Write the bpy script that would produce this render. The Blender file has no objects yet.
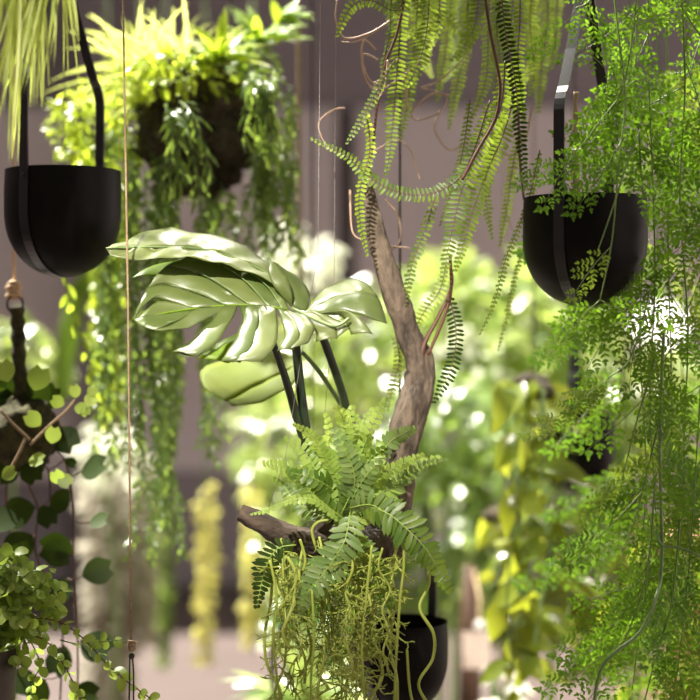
import bpy, math, random
from mathutils import Vector as V, Matrix, noise
random.seed(7)
R = random.random
def U(a, b): return a + (b - a) * random.random()
C = bpy.context.scene.collection
F = 85 / 36 * 700
CZ = 1.09
def P(x, y, d): return V(((x - 350) * d / F, d, CZ - (y - 350) * d / F))
def px(n, d=2.0): return n * d / F
UP = V((0, 0, 1)); CAM = V((0, -1, 0))

# ------------------------------------------------------------------ materials
def mat(name, build):
    m = bpy.data.materials.new(name); m.use_nodes = True
    nt = m.node_tree; nt.nodes.clear()
    out = nt.nodes.new('ShaderNodeOutputMaterial'); build(nt, out); return m
def N(nt, t, **kw):
    n = nt.nodes.new(t)
    for k, v in kw.items():
        if k in n.inputs: n.inputs[k].default_value = v
        else: setattr(n, k, v)
    return n
def ramp(nt, fac, stops):
    r = nt.nodes.new('ShaderNodeValToRGB'); e = r.color_ramp.elements
    while len(e) < len(stops): e.new(0.5)
    for i, (p, c) in enumerate(stops): e[i].position = p; e[i].color = (*c, 1)
    nt.links.new(fac, r.inputs[0]); return r.outputs[0]
def leafmat(name, c1, c2, tr, rough=.42, k=.45, scale=30, spec=.5, bump=.15):
    def b(nt, out):
        L = nt.links
        geo = N(nt, 'ShaderNodeNewGeometry'); tc = N(nt, 'ShaderNodeTexCoord')
        ns = N(nt, 'ShaderNodeTexNoise', Scale=scale, Detail=3.0); L.new(tc.outputs['Object'], ns.inputs['Vector'])
        mx = N(nt, 'ShaderNodeMath', operation='ADD'); L.new(geo.outputs['Random Per Island'], mx.inputs[0]); L.new(ns.outputs[0], mx.inputs[1])
        hf = N(nt, 'ShaderNodeMath', operation='MULTIPLY'); L.new(mx.outputs[0], hf.inputs[0]); hf.inputs[1].default_value = .5
        col = ramp(nt, hf.outputs[0], [(.2, c1), (.8, c2)])
        pr = N(nt, 'ShaderNodeBsdfPrincipled', Roughness=rough); L.new(col, pr.inputs['Base Color'])
        pr.inputs['Specular IOR Level'].default_value = spec
        bp = N(nt, 'ShaderNodeBump', Strength=bump, Distance=.002); L.new(ns.outputs[0], bp.inputs['Height']); L.new(bp.outputs[0], pr.inputs['Normal'])
        t = N(nt, 'ShaderNodeBsdfTranslucent'); t.inputs[0].default_value = (*tr, 1)
        m = N(nt, 'ShaderNodeMixShader'); m.inputs[0].default_value = k
        L.new(pr.outputs[0], m.inputs[1]); L.new(t.outputs[0], m.inputs[2]); L.new(m.outputs[0], out.inputs[0])
    return mat(name, b)
def plain(name, c1, c2=None, rough=.6, scale=20, metal=0, bump=0, dist=.002, spec=.5, stretch=(1, 1, 1), detail=6.0):
    c2 = c2 or c1
    def b(nt, out):
        L = nt.links
        tc = N(nt, 'ShaderNodeTexCoord'); mp = N(nt, 'ShaderNodeMapping'); mp.inputs['Scale'].default_value = stretch
        L.new(tc.outputs['Object'], mp.inputs[0])
        ns = N(nt, 'ShaderNodeTexNoise', Scale=scale, Detail=detail, Roughness=.65); L.new(mp.outputs[0], ns.inputs['Vector'])
        col = ramp(nt, ns.outputs[0], [(.35, c1), (.65, c2)])
        pr = N(nt, 'ShaderNodeBsdfPrincipled', Roughness=rough, Metallic=metal); L.new(col, pr.inputs['Base Color'])
        pr.inputs['Specular IOR Level'].default_value = spec
        if bump:
            bp = N(nt, 'ShaderNodeBump', Strength=bump, Distance=dist); L.new(ns.outputs[0], bp.inputs['Height']); L.new(bp.outputs[0], pr.inputs['Normal'])
        L.new(pr.outputs[0], out.inputs[0])
    return mat(name, b)
M = dict(
    monstera=leafmat('monstera_leaf', (.085, .125, .028), (.165, .195, .06), (.40, .55, .06), rough=.40, k=.22, scale=40, bump=.5, spec=1.0),
    low_leaf=leafmat('low_leaf', (.12, .18, .012), (.24, .29, .03), (.46, .56, .03), k=.45, rough=.6, spec=.2),
    lime=leafmat('lime_leaf', (.17, .30, .02), (.27, .40, .05), (.55, .72, .05), k=.5),
    fern=leafmat('boston_fern', (.04, .095, .010), (.12, .18, .025), (.33, .46, .04), k=.4, scale=12),
    fern_light=leafmat('young_fern', (.18, .29, .05), (.30, .40, .09), (.62, .78, .14), k=.45, scale=12),
    fern_blue=leafmat('deep_fern', (.085, .15, .035), (.17, .23, .07), (.34, .46, .12), k=.3, scale=12),
    lacy=leafmat('lacy_fern', (.026, .085, .006), (.09, .20, .020), (.24, .46, .02), k=.44, scale=10, spec=.35),
    lacy_y=leafmat('lacy_fern_yellowish', (.07, .13, .012), (.15, .24, .03), (.36, .50, .04), k=.42, scale=10, spec=.35),
    palm=leafmat('palm_blade', (.22, .29, .05), (.38, .42, .10), (.60, .68, .14), k=.5),
    grassy=leafmat('spiky_blade', (.34, .42, .06), (.58, .62, .20), (.82, .90, .25), k=.5),
    bright=leafmat('bright_leaf', (.17, .28, .015), (.40, .46, .06), (.68, .82, .06), k=.5, rough=.3),
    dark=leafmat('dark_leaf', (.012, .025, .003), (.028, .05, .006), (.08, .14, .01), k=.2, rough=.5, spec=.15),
    string=leafmat('string_leaf', (.035, .08, .02), (.13, .20, .06), (.34, .48, .07), k=.4, rough=.3),
    dischidia=leafmat('coin_leaf', (.12, .20, .02), (.36, .44, .10), (.46, .62, .08), k=.38, rough=.4),
    pothos=leafmat('pothos_leaf', (.05, .09, .010), (.20, .24, .03), (.40, .44, .03), k=.36, rough=.25),
    pothos_y=leafmat('yellow_pothos_leaf', (.11, .17, .02), (.32, .36, .05), (.52, .56, .05), k=.45, rough=.3),
    bush=leafmat('bush_leaf', (.05, .12, .02), (.42, .48, .16), (.52, .66, .14), k=.4, rough=.28, spec=1.0),
    bush_d=leafmat('bush_leaf_deep', (.03, .08, .012), (.22, .32, .08), (.34, .5, .07), k=.38, rough=.28, spec=1.0),
    pale=leafmat('pale_leaf', (.50, .52, .40), (.80, .80, .68), (.88, .90, .72), k=.45, rough=.35),
    silver=leafmat('grey_moss', (.30, .28, .22), (.46, .43, .35), (.54, .50, .40), k=.45, rough=.7),
    yellow=leafmat('yellow_tassel', (.50, .48, .14), (.70, .66, .24), (.78, .74, .24), k=.5, rough=.5),
    rhip=leafmat('string_cactus', (.22, .28, .04), (.44, .48, .10), (.55, .64, .10), k=.35, rough=.45),
    fern_stem=plain('fern_stem', (.09, .17, .02), (.16, .24, .04), rough=.5),
    rachis=plain('green_stem', (.16, .26, .03), (.24, .32, .06), rough=.5),
    brown_stem=plain('brown_stem', (.07, .028, .014), (.13, .05, .025), rough=.5),
    root=plain('curly_root', (.42, .27, .18), (.58, .40, .28), rough=.6),
    dstem=plain('dark_petiole', (.008, .016, .008), (.018, .03, .012), rough=.35),
    gstem=plain('green_petiole', (.10, .17, .05), (.2, .28, .10), rough=.4),
    bark=plain('driftwood', (.03, .021, .015), (.20, .148, .105), rough=.85, scale=60, bump=1.0, dist=.006, stretch=(1, 1, .35), detail=9.0),
    bark_d=plain('driftwood_dark', (.014, .009, .007), (.105, .072, .05), rough=.85, scale=60, bump=1.0, dist=.006, stretch=(.4, 1, 1), detail=9.0),
    pot=plain('black_pot', (.004, .0033, .003), (.006, .005, .004), rough=.42, scale=60, spec=.1),
    strap=plain('black_strap', (.006, .006, .006), (.010, .009, .009), rough=.32),
    brownpot=plain('brown_pot', (.035, .022, .016), (.055, .035, .026), rough=.5),
    soil=plain('soil', (.015, .01, .006), (.05, .03, .015), rough=.95, scale=90, bump=.8),
    moss=plain('moss_ball', (.012, .010, .004), (.07, .065, .015), rough=.95, scale=70, bump=1, dist=.006),
    coir=plain('coir', (.012, .009, .005), (.07, .052, .025), rough=.95, scale=80, bump=1, dist=.006),
    twine=plain('twine', (.20, .13, .07), (.38, .27, .16), rough=.8, scale=300, stretch=(1, 1, 1)),
    twine_l=plain('pale_twine', (.6, .42, .25), (.75, .55, .35), rough=.8, scale=300),
    wire=plain('thin_wire', (.25, .23, .22), rough=.4, metal=.6),
    dwire=plain('dark_wire', (.015, .012, .01), rough=.5),
    tag=plain('paper_tag', (.62, .50, .44), (.72, .60, .52), rough=.8),
    post=plain('wooden_post', (.055, .028, .015), (.10, .05, .027), rough=.6, scale=8, stretch=(8, 8, 1)),
    wall_dark=plain('wall_dark', (.20, .168, .186), (.22, .185, .203), rough=.7, scale=3),
    wall_mid=plain('wall_panel', (.52, .46, .475), (.56, .495, .51), rough=.65, scale=3),
    trim_dark=plain('dark_groove', (.08, .065, .07), rough=.6),
    floor=plain('floor', (.066, .045, .039), (.082, .056, .049), rough=.55, scale=2),
    beam=plain('beam', (.05, .045, .045), rough=.6),
    white=plain('glint_white', (.78, .74, .70), (.82, .78, .74), rough=.4),
    terra=plain('terracotta', (.62, .27, .18), (.72, .34, .24), rough=.7, scale=12),
)

# ------------------------------------------------------------------ mesh builder
class MB:
    def __init__(s): s.v = []; s.f = []
    def tube(s, pts, r, n=6, cap=True):
        if not hasattr(r, '__len__'): r = [r] * len(pts)
        b = len(s.v); k = len(pts); t0 = None; a = None
        for i, p in enumerate(pts):
            t = (pts[min(i + 1, k - 1)] - pts[max(i - 1, 0)])
            t = t.normalized() if t.length > 1e-9 else V((0, 0, 1))
            if a is None: a = t.orthogonal().normalized()
            else:
                a = a - t * a.dot(t); a = a.normalized() if a.length > 1e-6 else t.orthogonal().normalized()
            c = t.cross(a)
            for j in range(n):
                q = 2 * math.pi * j / n
                s.v.append(p + (a * math.cos(q) + c * math.sin(q)) * r[i])
        for i in range(k - 1):
            for j in range(n):
                s.f.append((b + i * n + j, b + i * n + (j + 1) % n, b + (i + 1) * n + (j + 1) % n, b + (i + 1) * n + j))
        if cap:
            s.f.append(tuple(b + j for j in range(n))[::-1]); s.f.append(tuple(b + (k - 1) * n + j for j in range(n)))
    def leaf(s, o, d, nrm, L, W, seg=3, prof=None, droop=.0, fold=.15, notch=0):
        """leaf with a midrib; prof(t) = half width share"""
        d = d.normalized(); w = d.cross(nrm)
        w = w.normalized() if w.length > 1e-6 else d.orthogonal()
        nn = w.cross(d)
        b = len(s.v)
        for i in range(seg + 1):
            t = i / seg
            h = W * .5 * (prof(t) if prof else math.sin(math.pi * min(1, t * .94 + .06)) ** .7)
            c = o + d * (L * t) - nn * (droop * L * t * t)
            s.v += [c - w * h + nn * (fold * h) - d * (notch * L * (1 if i == 0 else 0)), c, c + w * h + nn * (fold * h) - d * (notch * L * (1 if i == 0 else 0))]
        for i in range(seg):
            q = b + i * 3
            s.f += [(q, q + 1, q + 4, q + 3), (q + 1, q + 2, q + 5, q + 4)]
    def grid(s, rows):
        b = len(s.v); m = len(rows[0])
        for r_ in rows: s.v += r_
        for i in range(len(rows) - 1):
            for j in range(m - 1):
                q = b + i * m + j
                s.f.append((q, q + 1, q + m + 1, q + m))
    def lathe(s, prof, c, n=40):
        b = len(s.v)
        for r, z in prof:
            for j in range(n):
                a = 2 * math.pi * j / n; s.v.append(c + V((r * math.cos(a), r * math.sin(a), z)))
        for i in range(len(prof) - 1):
            for j in range(n):
                s.f.append((b + i * n + j, b + i * n + (j + 1) % n, b + (i + 1) * n + (j + 1) % n, b + (i + 1) * n + j))
        s.f.append(tuple(b + (len(prof) - 1) * n + j for j in range(n)))
    def box(s, a, c):
        b = len(s.v)
        for x in (a[0], c[0]):
            for y in (a[1], c[1]):
                for z in (a[2], c[2]): s.v.append(V((x, y, z)))
        s.f += [tuple(b + i for i in q) for q in ((0, 1, 3, 2), (4, 6, 7, 5), (0, 4, 5, 1), (2, 3, 7, 6), (0, 2, 6, 4), (1, 5, 7, 3))]
    def blob(s, c, r, rough=.12, fr=18, n=28, sc=(1, 1, 1)):
        b = len(s.v)
        for i in range(n + 1):
            th = math.pi * i / n
            for j in range(n * 2):
                ph = math.pi * j / n
                d = V((math.sin(th) * math.cos(ph) * sc[0], math.sin(th) * math.sin(ph) * sc[1], math.cos(th) * sc[2]))
                k = 1 + rough * noise.fractal((c + d * r) * fr, .8, 2.0, 4)
                s.v.append(c + d * r * k)
        m = n * 2
        for i in range(n):
            for j in range(m):
                s.f.append((b + i * m + j, b + i * m + (j + 1) % m, b + (i + 1) * m + (j + 1) % m, b + (i + 1) * m + j))
    def build(s, name, m, parent=None, smooth=True, thick=0):
        off = ROOT.get(parent.name, V((0, 0, 0))) if parent else V((0, 0, 0))
        me = bpy.data.meshes.new(name)
        me.from_pydata([tuple(v - off) for v in s.v], [], s.f)
        if smooth: me.polygons.foreach_set('use_smooth', [True] * len(me.polygons))
        me.materials.append(m); me.update()
        o = bpy.data.objects.new(name, me); C.objects.link(o)
        if parent: o.parent = parent; ROOT[o.name] = off
        if thick:
            md = o.modifiers.new('solid', 'SOLIDIFY'); md.thickness = thick; md.offset = 0
        return o
ROOT = {}
def thing(name, label, cat, loc, group=None):
    o = bpy.data.objects.new(name, None); o.empty_display_size = .05; C.objects.link(o)
    o.location = loc; ROOT[o.name] = V(loc)
    o['label'] = label; o['category'] = cat; o['kind'] = 'thing'
    if group: o['group'] = group
    return o
def tag(o, label, cat, group=None, kind='thing'):
    o['label'] = label; o['category'] = cat; o['kind'] = kind
    if group: o['group'] = group
    return o
def cr(pts, n=8):
    """smooth curve through the points"""
    out = []; k = len(pts)
    for i in range(k - 1):
        p0 = pts[max(i - 1, 0)]; p1 = pts[i]; p2 = pts[i + 1]; p3 = pts[min(i + 2, k - 1)]
        for j in range(n):
            t = j / n
            out.append(.5 * ((2 * p1) + (p2 - p0) * t + (2 * p0 - 5 * p1 + 4 * p2 - p3) * t * t + (3 * p1 - p0 - 3 * p2 + p3) * t ** 3))
    out.append(pts[-1].copy()); return out
def resample(pts, step):
    L = [0]
    for a, b in zip(pts, pts[1:]): L.append(L[-1] + (b - a).length)
    n = max(2, int(L[-1] / step)); out = []; j = 0
    for i in range(n + 1):
        s = L[-1] * i / n
        while j < len(L) - 2 and L[j + 1] < s: j += 1
        t = (s - L[j]) / max(1e-9, L[j + 1] - L[j]); out.append(pts[j].lerp(pts[j + 1], min(1, max(0, t))))
    return out
def tan(p, i): 
    t = p[min(i + 1, len(p) - 1)] - p[max(i - 1, 0)]
    return t.normalized() if t.length > 1e-9 else V((0, 0, -1))
def rot(v, ax, a): return Matrix.Rotation(a, 3, ax) @ v

# ------------------------------------------------------------------ plant builders
def blunt(t): return min(1, .55 + 1.6 * t) * (1 if t < .72 else math.sqrt(max(0, 1 - ((t - .72) / .28) ** 2)) * .98 + .02)
def oval(t): return math.sin(math.pi * (t * .93 + .05)) ** .6
def fern_frond(parent, pts, hw, m, stem, sp=None, twist=0., ang=20, droop=.15, tip=.35, name='frond', taper0=.35, cover=.46, rr=.0007):
    """pinnate frond along pts (base first)"""
    sp = sp or hw * .36
    p = resample(cr(pts), sp); n = len(p); mb = MB(); st = MB()
    st.tube(p, [rr * (1 - .7 * i / n) for i in range(n)], 5)
    for i in range(1, n):
        t = i / n; T = tan(p, i)
        side = T.cross(CAM); side = side.normalized() if side.length > .05 else T.orthogonal().normalized()
        side = rot(side, T, twist); nr = side.cross(T)
        env = min(1, taper0 + t * 3.0) * min(1, (1 - t) * (1.0 / tip) * .9 + .1)
        env = env ** .8
        for s in (-1, 1):
            a = math.radians(ang + U(-7, 7))
            d = side * s * math.cos(a) + T * math.sin(a) + nr * U(-.22, .22)
            L = hw * env * U(.85, 1.1)
            if L < .0008: continue
            mb.leaf(p[i] + T * (s * sp * .1), d, nr, L, sp * cover * 2 * U(.85, 1.05), 4, blunt, droop + U(-.1, .2), .18)
    fr = mb.build(name, m, parent)
    st.build('rachis', stem, fr)
    return fr
def lacy_mesh(length, width, seed, curl=.25):
    """bipinnate frond lying along -Z, facing -Y; returns (leaf MB, stem MB)"""
    random.seed(seed)
    lf, st = MB(), MB()
    n = max(7, int(length / .0135)); side_b = random.choice((-1, 1))
    pts = [V((side_b * curl * length * (i / n) ** 2 * .6, .02 * length * math.sin(i / n * 3), -length * i / n)) for i in range(n + 1)]
    st.tube(pts, [.0008 * (1 - .6 * i / n) for i in range(n + 1)], 5)
    for i in range(1, n + 1):
        t = i / n; T = tan(pts, i); side = T.cross(CAM).normalized()
        pl = width * min(1, .45 + t * 1.6) * (1 - t) ** .75 + .006
        for s in (-1, 1):
            if random.random() < .06: continue
            a = math.radians(U(28, 44)); d = (side * s * math.cos(a) + T * math.sin(a) + CAM * U(-.22, .22)).normalized()
            q = pts[i] + T * (s * .002); L = pl * U(.8, 1.1); k = max(3, int(L / .0052))
            pp = [q + d * (L * j / k) + V((0, 0, -1)) * (L * .22 * (j / k) ** 2) for j in range(k + 1)]
            st.tube(pp, .00035, 3, False)
            for j in range(1, k + 1):
                TT = tan(pp, j); sd = TT.cross(CAM)
                sd = sd.normalized() if sd.length > .05 else TT.orthogonal()
                sz = .0092 * (1 - .55 * (j / k)) * U(.85, 1.2) * min(1, .7 + L / .05)
                for z in (-1, 1):
                    dd = sd * z * .82 + TT * .6 + CAM * U(-.25, .25)
                    lf.leaf(pp[j], dd, CAM + V((U(-.3, .3), 0, U(-.2, .35))), sz, sz * .50, 3, oval, U(-.05, .15), .12)
            lf.leaf(pp[-1], tan(pp, k), CAM, .0075, .0036, 3, oval)
    return lf, st
def vine(parent, pts, step, L, W, leaf_m, stem_m, name='vine', r=.0007, pair=True, spread=.9, prof=None, droop=.25, sidebias=None, seg=3):
    p = resample(cr(pts, 6), step); n = len(p); st = MB(); lf = MB()
    st.tube(p, r, 4)
    ph = U(0, 6)
    for i in range(1, n):
        T = tan(p, i); a0 = T.orthogonal().normalized(); ph += 2.3
        for z in ((0, math.pi) if pair else (0,)):
            o = rot(a0, T, ph + z + U(-.4, .4)); d = o * spread + T * .55
            nr = (UP * .6 + CAM * .6 + V((U(-.5, .5), U(-.5, .5), U(-.3, .3))))
            s = U(.7, 1.15)
            lf.leaf(p[i], d, nr, L * s, W * s, seg, prof or oval, droop + U(-.1, .2), .15)
    s_ = st.build(name, stem_m, parent)
    lf.build('leaves', leaf_m, s_)
    return s_
def hang(x, y0, y1, d, wob=3, dd=.02):
    k = max(3, int(abs(y1 - y0) / 40)); q = U(0, 6)
    return [P(x + math.sin(q + i * 1.1) * wob * (i / k) + U(-1, 1), y0 + (y1 - y0) * i / k, d + U(-dd, dd) * i / k) for i in range(k + 1)]
def bush(name, label, cat, cx, cy, rx, ry, d, n, Lp, m, depth=None, group=None, ratio=.55, base=None, tilt=.5, prof=None, nstem=9):
    c = P(cx, cy, d); sx, sz = px(rx, d), px(ry, d); sy = depth or sx * .7; L = px(Lp, d)
    root = thing(name, label, cat, c - V((0, 0, sz)), group)
    lf, st = MB(), MB(); b0 = c - V((0, 0, sz * 1.05)); tips = []
    for i in range(nstem):
        a = U(0, 6.28); e = c + V((math.cos(a) * sx * U(.2, .8), math.sin(a) * sy * U(.2, .8), sz * U(-.2, .8)))
        mid = b0.lerp(e, .5) + V((U(-.1, .1) * sx, U(-.1, .1) * sy, sz * .15)); st.tube(cr([b0, mid, e], 5), px(1.5, d), 5)
    for i in range(n):
        while True:
            q = V((U(-1, 1), U(-1, 1), U(-1, 1)))
            if .2 < q.length < 1: break
        q = q.normalized() * q.length ** .6
        o = c + V((q.x * sx, q.y * sy, q.z * sz))
        d_ = V((q.x + U(-.7, .7), q.y * .8 + U(-.7, .7), q.z * .4 + U(-.9, .5)))
        nr = V((U(-.6, .6), -tilt + U(-.5, .5), 1)); s = U(.6, 1.25)
        lf.leaf(o, d_, nr, L * s, L * s * ratio, 4, prof or oval, U(.05, .5), .2)
    if cat == 'shrub' or name == 'white_leaf_plant':
        st.tube(cr([V((b0.x, b0.y, 0)), V((b0.x + .02, b0.y, b0.z * .5)), b0], 5), .006, 6)
    lf.build('foliage', m, root); st.build('stem', M['gstem'], root)
    return root

# ------------------------------------------------------------------ room
def struct(name, mb, m, smooth=False):
    o = mb.build(name, m, None, smooth); o['kind'] = 'structure'; return o
D = 7.5
b = MB(); b.box((-4, -2, -.1), (4, D + .3, 0)); struct('floor', b, M['floor'])
def wpx(x): return (x - 350) * D / F
zE = CZ - (108 - 350) * D / F
b = MB(); b.box((-4, D + .06, 0), (4, D + .26, 3.3)); struct('wall_back', b, M['wall_dark'])
b = MB(); b.box((wpx(356), D, .0), (4, D + .055, zE)); struct('trim_1', b, M['wall_mid'])
b = MB(); b.box((-4, D, .5), (wpx(336), D + .055, zE)); struct('trim_2', b, M['wall_mid'])
b = MB(); b.box((wpx(337), D + .03, 0), (wpx(355), D + .058, zE)); struct('trim_3', b, M['trim_dark'])
b = MB(); b.box((wpx(82), D - .10, 0), (wpx(112), D - .002, 3.2)); struct('trim_4', b, M['wall_dark'])
b = MB(); b.box((wpx(160), D - .03, 0), (wpx(334), D - .002, CZ - (470 - 350) * D / F)); struct('trim_5', b, M['wall_dark'])
b = MB(); b.box((-4, D - .06, 0), (4, D - .032, .04)); struct('baseboard_back', b, M['trim_dark'])
b = MB(); b.box((-4.2, -2, 0), (-4.0, D, 3.3)); struct('wall_left', b, M['wall_mid'])
b = MB(); b.box((4.0, -2, 0), (4.2, D, 3.3)); struct('wall_right', b, M['wall_mid'])
CEIL = 2.85; CORD_Y = [1.95, 2.0, 2.03, 2.06, 2.15, 2.22, 2.48, 2.62, 4.0, 4.1, 4.2, 4.6]

# ------------------------------------------------------------------ hanging bowl planters
def planter(label, cx, ytop, ybot, d, Rr, u, ybend, yapex, name='hanging_planter', cordtop=True, H=None, w=.0068, strapm='strap', group='black bowl planters on folded straps'):
    top = P(cx, ytop, d); H = H or px(ybot - ytop, d)
    root = thing(name, label, 'planter', top - V((0, 0, H)), group)
    c = top - V((0, 0, H))
    prof = []
    hr = H * .60; n = 16
    for i in range(n + 1):
        a = math.pi / 2 * i / n; prof.append((max(.0004, Rr * math.sin(a) ** .92), hr * (1 - math.cos(a))))
    prof += [(Rr * 1.0, H * .8), (Rr * .985, H)]
    outer = list(prof)
    inner = [(Rr * .955, H), (Rr * .95, H * .55), (Rr * .7, H * .2), (.002, H * .12)]
    b = MB(); b.lathe(outer[::-1], c, 64); o1 = b
    b.lathe(inner, c, 64)
    b.build('bowl', M['pot'], root)
    s = MB(); s.lathe([(Rr * .945, H * .82), (Rr * .5, H * .84), (.001, H * .85)], c, 32); s.build('soil', M['soil'], root)
    u = V((u[0], u[1], 0)).normalized(); wv = V((-u.y, u.x, 0))
    zb = (ytop - ybend) * d / F + H; za = (ytop - yapex) * d / F + H
    path = [(-.0, za)] 
    half = [(r + .0012, z) for r, z in outer]                      # underside to the rim
    half += [(Rr + .001, H + (zb - H) * .5), (Rr + .0008, zb - .016), (Rr - .0005, zb - .010), (Rr - .0025, zb - .003), (Rr - .0065, zb + .005), (Rr - .012, zb + .013), (Rr * .55, zb + (za - zb) * .42), (Rr * .12, za - .004), (.001, za)]
    full = [(-r, z) for r, z in half[::-1]][1:] + half
    b = MB(); k = len(full); q0 = len(b.v)
    for i, (r, z) in enumerate(full):
        r0, z0 = full[max(i - 1, 0)]; r1, z1 = full[min(i + 1, k - 1)]
        t = V((r1 - r0, z1 - z0)); t = t.normalized() if t.length else V((1, 0)); nn = V((t.y, -t.x)) * .0011
        for (sw, sn) in ((-1, -1), (1, -1), (1, 1), (-1, 1)):
            b.v.append(c + u * (r + nn.x * sn) + UP * (z + nn.y * sn) + wv * (w * sw))
    for i in range(k - 1):
        for j in range(4):
            b.f.append((q0 + i * 4 + j, q0 + i * 4 + (j + 1) % 4, q0 + i * 4 + 4 + (j + 1) % 4, q0 + i * 4 + 4 + j))
    st = b.build('strap', M[strapm], root, False); CORD_Y.append(d)
    for s_ in (-1, 1):
        r = MB(); pc = c + u * (s_ * (Rr + .002)) + UP * (H - .012)
        r.tube([pc, pc + u * (s_ * .0018)], [.0024, .0016], 10); r.build('rivet', M['strap'], st)
    cd = MB(); ap = c + UP * (za - .002); cd.tube([ap, V((ap.x, ap.y, CEIL))], .0016, 6); cd.build('cord', M['dwire'], root)
    return root
PG = 'black bowl planters on folded straps'
planter('matte black bowl planter hanging at upper left beneath the palm fronds', 63, 171, 277, 2.12, px(58, 2.12), (-.50, -.866), 84, -25)
planter('black bowl planter hanging among lacy fern, roots rising from its open top', 585, 198, 306, 2.03, px(62, 2.03), (-.52, -.85), 104, -15)
planter('black bowl planter behind the moss cactus strands, low in the middle', 400, 621, 712, 2.2, px(48, 2.2), (.7, .72), 575, 500)
planter('black bowl planter with leafy bromeliad below the driftwood, mostly its bent strap showing', 312, 706, 790, 2.6, px(44, 2.6), (-.85, -.5), 640, 555)
planter('small dark planter half hidden among pothos leaves at right', 575, 412, 492, 2.75, px(40, 2.75), (.2, .98), 380, 300)

# straggly root stalk in the right-hand planter
r = thing('dried_root_stalk', 'pale twisted root stalk standing in the black planter beside lacy fern', 'root', P(578, 205, 2.03))
for k in range(4):
    b = MB(); b.tube(cr([P(574 + k * 3, 206, 2.03), P(577 + U(-3, 3), 180, 2.03), P(577 + U(-2, 3), 150, 2.03), P(576 + U(-2, 2), 120, 2.03), P(575 + k, 92, 2.03)], 6), [px(1.8 - k * .2)] * 25, 6)
    b.build('strand', M['root'], r)

# ------------------------------------------------------------------ cords
def cord(name, label, pts, rad, m, group=None, twistn=0):
    b = MB(); pp = resample(cr(pts, 4), .006) if twistn else pts
    if twistn:
        for k in range(2):
            q = []
            for i, p in enumerate(pp):
                a = i * 2.0 + k * math.pi; q.append(p + V((math.cos(a), math.sin(a), 0)) * rad * .5)
            b.tube(q, rad * .7, 5)
    else: b.tube(pp, rad, 6)
    o = b.build(name, m); return tag(o, label, 'cord', group)
r = thing('hanging_twine', 'thin brown twine hanging full height past the monstera leaf tip, knotted low', 'twine', P(131, 650, 1.93))
b = MB(); a0 = P(123, 0, 1.93); b.tube([V((a0.x - .03, a0.y, CEIL)), a0, P(128, 300, 1.93), P(131, 640, 1.93)], px(1.1, 1.93), 6); b.build('strand', M['twine'], r)
b = MB(); kc = P(131.5, 646, 1.93)
for k in range(5):
    q = []; 
    for i in range(13):
        a = i / 12 * 6.28; q.append(kc + V((math.cos(a) * px(3.5, 1.93), math.sin(a) * px(3.5, 1.93), px(-3 + k * 1.9, 1.93) + math.sin(a + k) * .001)))
    b.tube(q, px(1.1, 1.93), 5)
b.build('knot', M['twine'], r)
b = MB(); b.blob(P(131.5, 656, 1.93), px(3.2, 1.93), .2, 60, 8)
for s in (-2, 2): b.tube([P(131 + s * .6, 655, 1.93), P(131.5 + s, 672, 1.93), P(131 + s * 1.2, 730, 1.93)], px(.9, 1.93), 5)
b.build('lower_wire', M['dwire'], r)
a = P(298, 0, 2.62)
cord('hanging_string', 'brown cord hanging just right of the coir basket', [V((a.x - .01, a.y, CEIL)), a, P(300, 270, 2.62), P(300, 300, 2.62)], px(2.0, 2.62), M['twine'])
a = P(336, 0, 2.06)
cord('hanging_wire', 'hair-thin pale wire holding up the monstera', [V((a.x, a.y, CEIL)), a, P(334, 300, 2.06), P(322, 450, 2.04)], px(.28), M['wire'])

# ------------------------------------------------------------------ coir basket with its plants
BD = 2.48
bc = P(196, 122, BD)
root = thing('hanging_basket', 'shaggy dark coir basket hanging at upper left under spiky greenery', 'basket', bc - V((0, 0, px(72, BD))))
b = MB(); b.blob(bc, px(60, BD), .30, 22, 36, (1.0, .9, 1.12))
b.build('coir_ball', M['coir'], root)
fb = MB(); random.seed(3)
for i in range(500):
    th, ph = U(.5, 3.0), U(0, 6.28); dv = V((math.sin(th) * math.cos(ph), math.sin(th) * math.sin(ph) * .9, math.cos(th) * 1.1)); o = bc + dv * px(59, BD)
    t = dv.orthogonal(); t = rot(t, dv.normalized(), U(0, 6.28)).normalized(); L = px(U(8, 20), BD)
    fb.tube([o, o + t * L * .5 + dv * L * .3, o + t * L + dv * L * .1 - UP * L * .3], px(.6, BD), 3, False)
fib = fb.build('coir_fibre', M['coir'], root); fib['kind'] = 'stuff'
for s in (-1, 1):
    cb = MB(); cb.tube([bc + V((s * px(50, BD), 0, px(30, BD))), V((bc.x, bc.y, 1.95)), V((bc.x, bc.y, CEIL))], .0012, 5); cb.build('cord', M['dwire'], root)

# spiky blades
r = thing('spiky_grass_plant', 'bright yellow-green spiky plant fanning out above the coir basket', 'plant', P(165, 70, BD))
random.seed(11)
b = MB()
for i in range(120):
    o = P(U(130, 205), U(62, 85), BD + U(-.06, .04)); an = math.radians(U(100, 195) if i < 80 else U(40, 110)); L = px(U(50, 105), BD)
    d = V((math.cos(an), U(-.5, .4), math.sin(an))); e = o + d * L
    pts = [o + d * L * t - UP * (L * .35 * t * t) for t in (0, .2, .4, .6, .8, 1)]
    w = d.cross(CAM).normalized() * px(U(1.4, 2.6), BD)
    rows = [[p - w * k, p + w * k] for p, k in zip(pts, (.6, 1, 1, .8, .5, .05))]
    b.grid(rows)
b.build('blades', M['grassy'], r)
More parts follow.
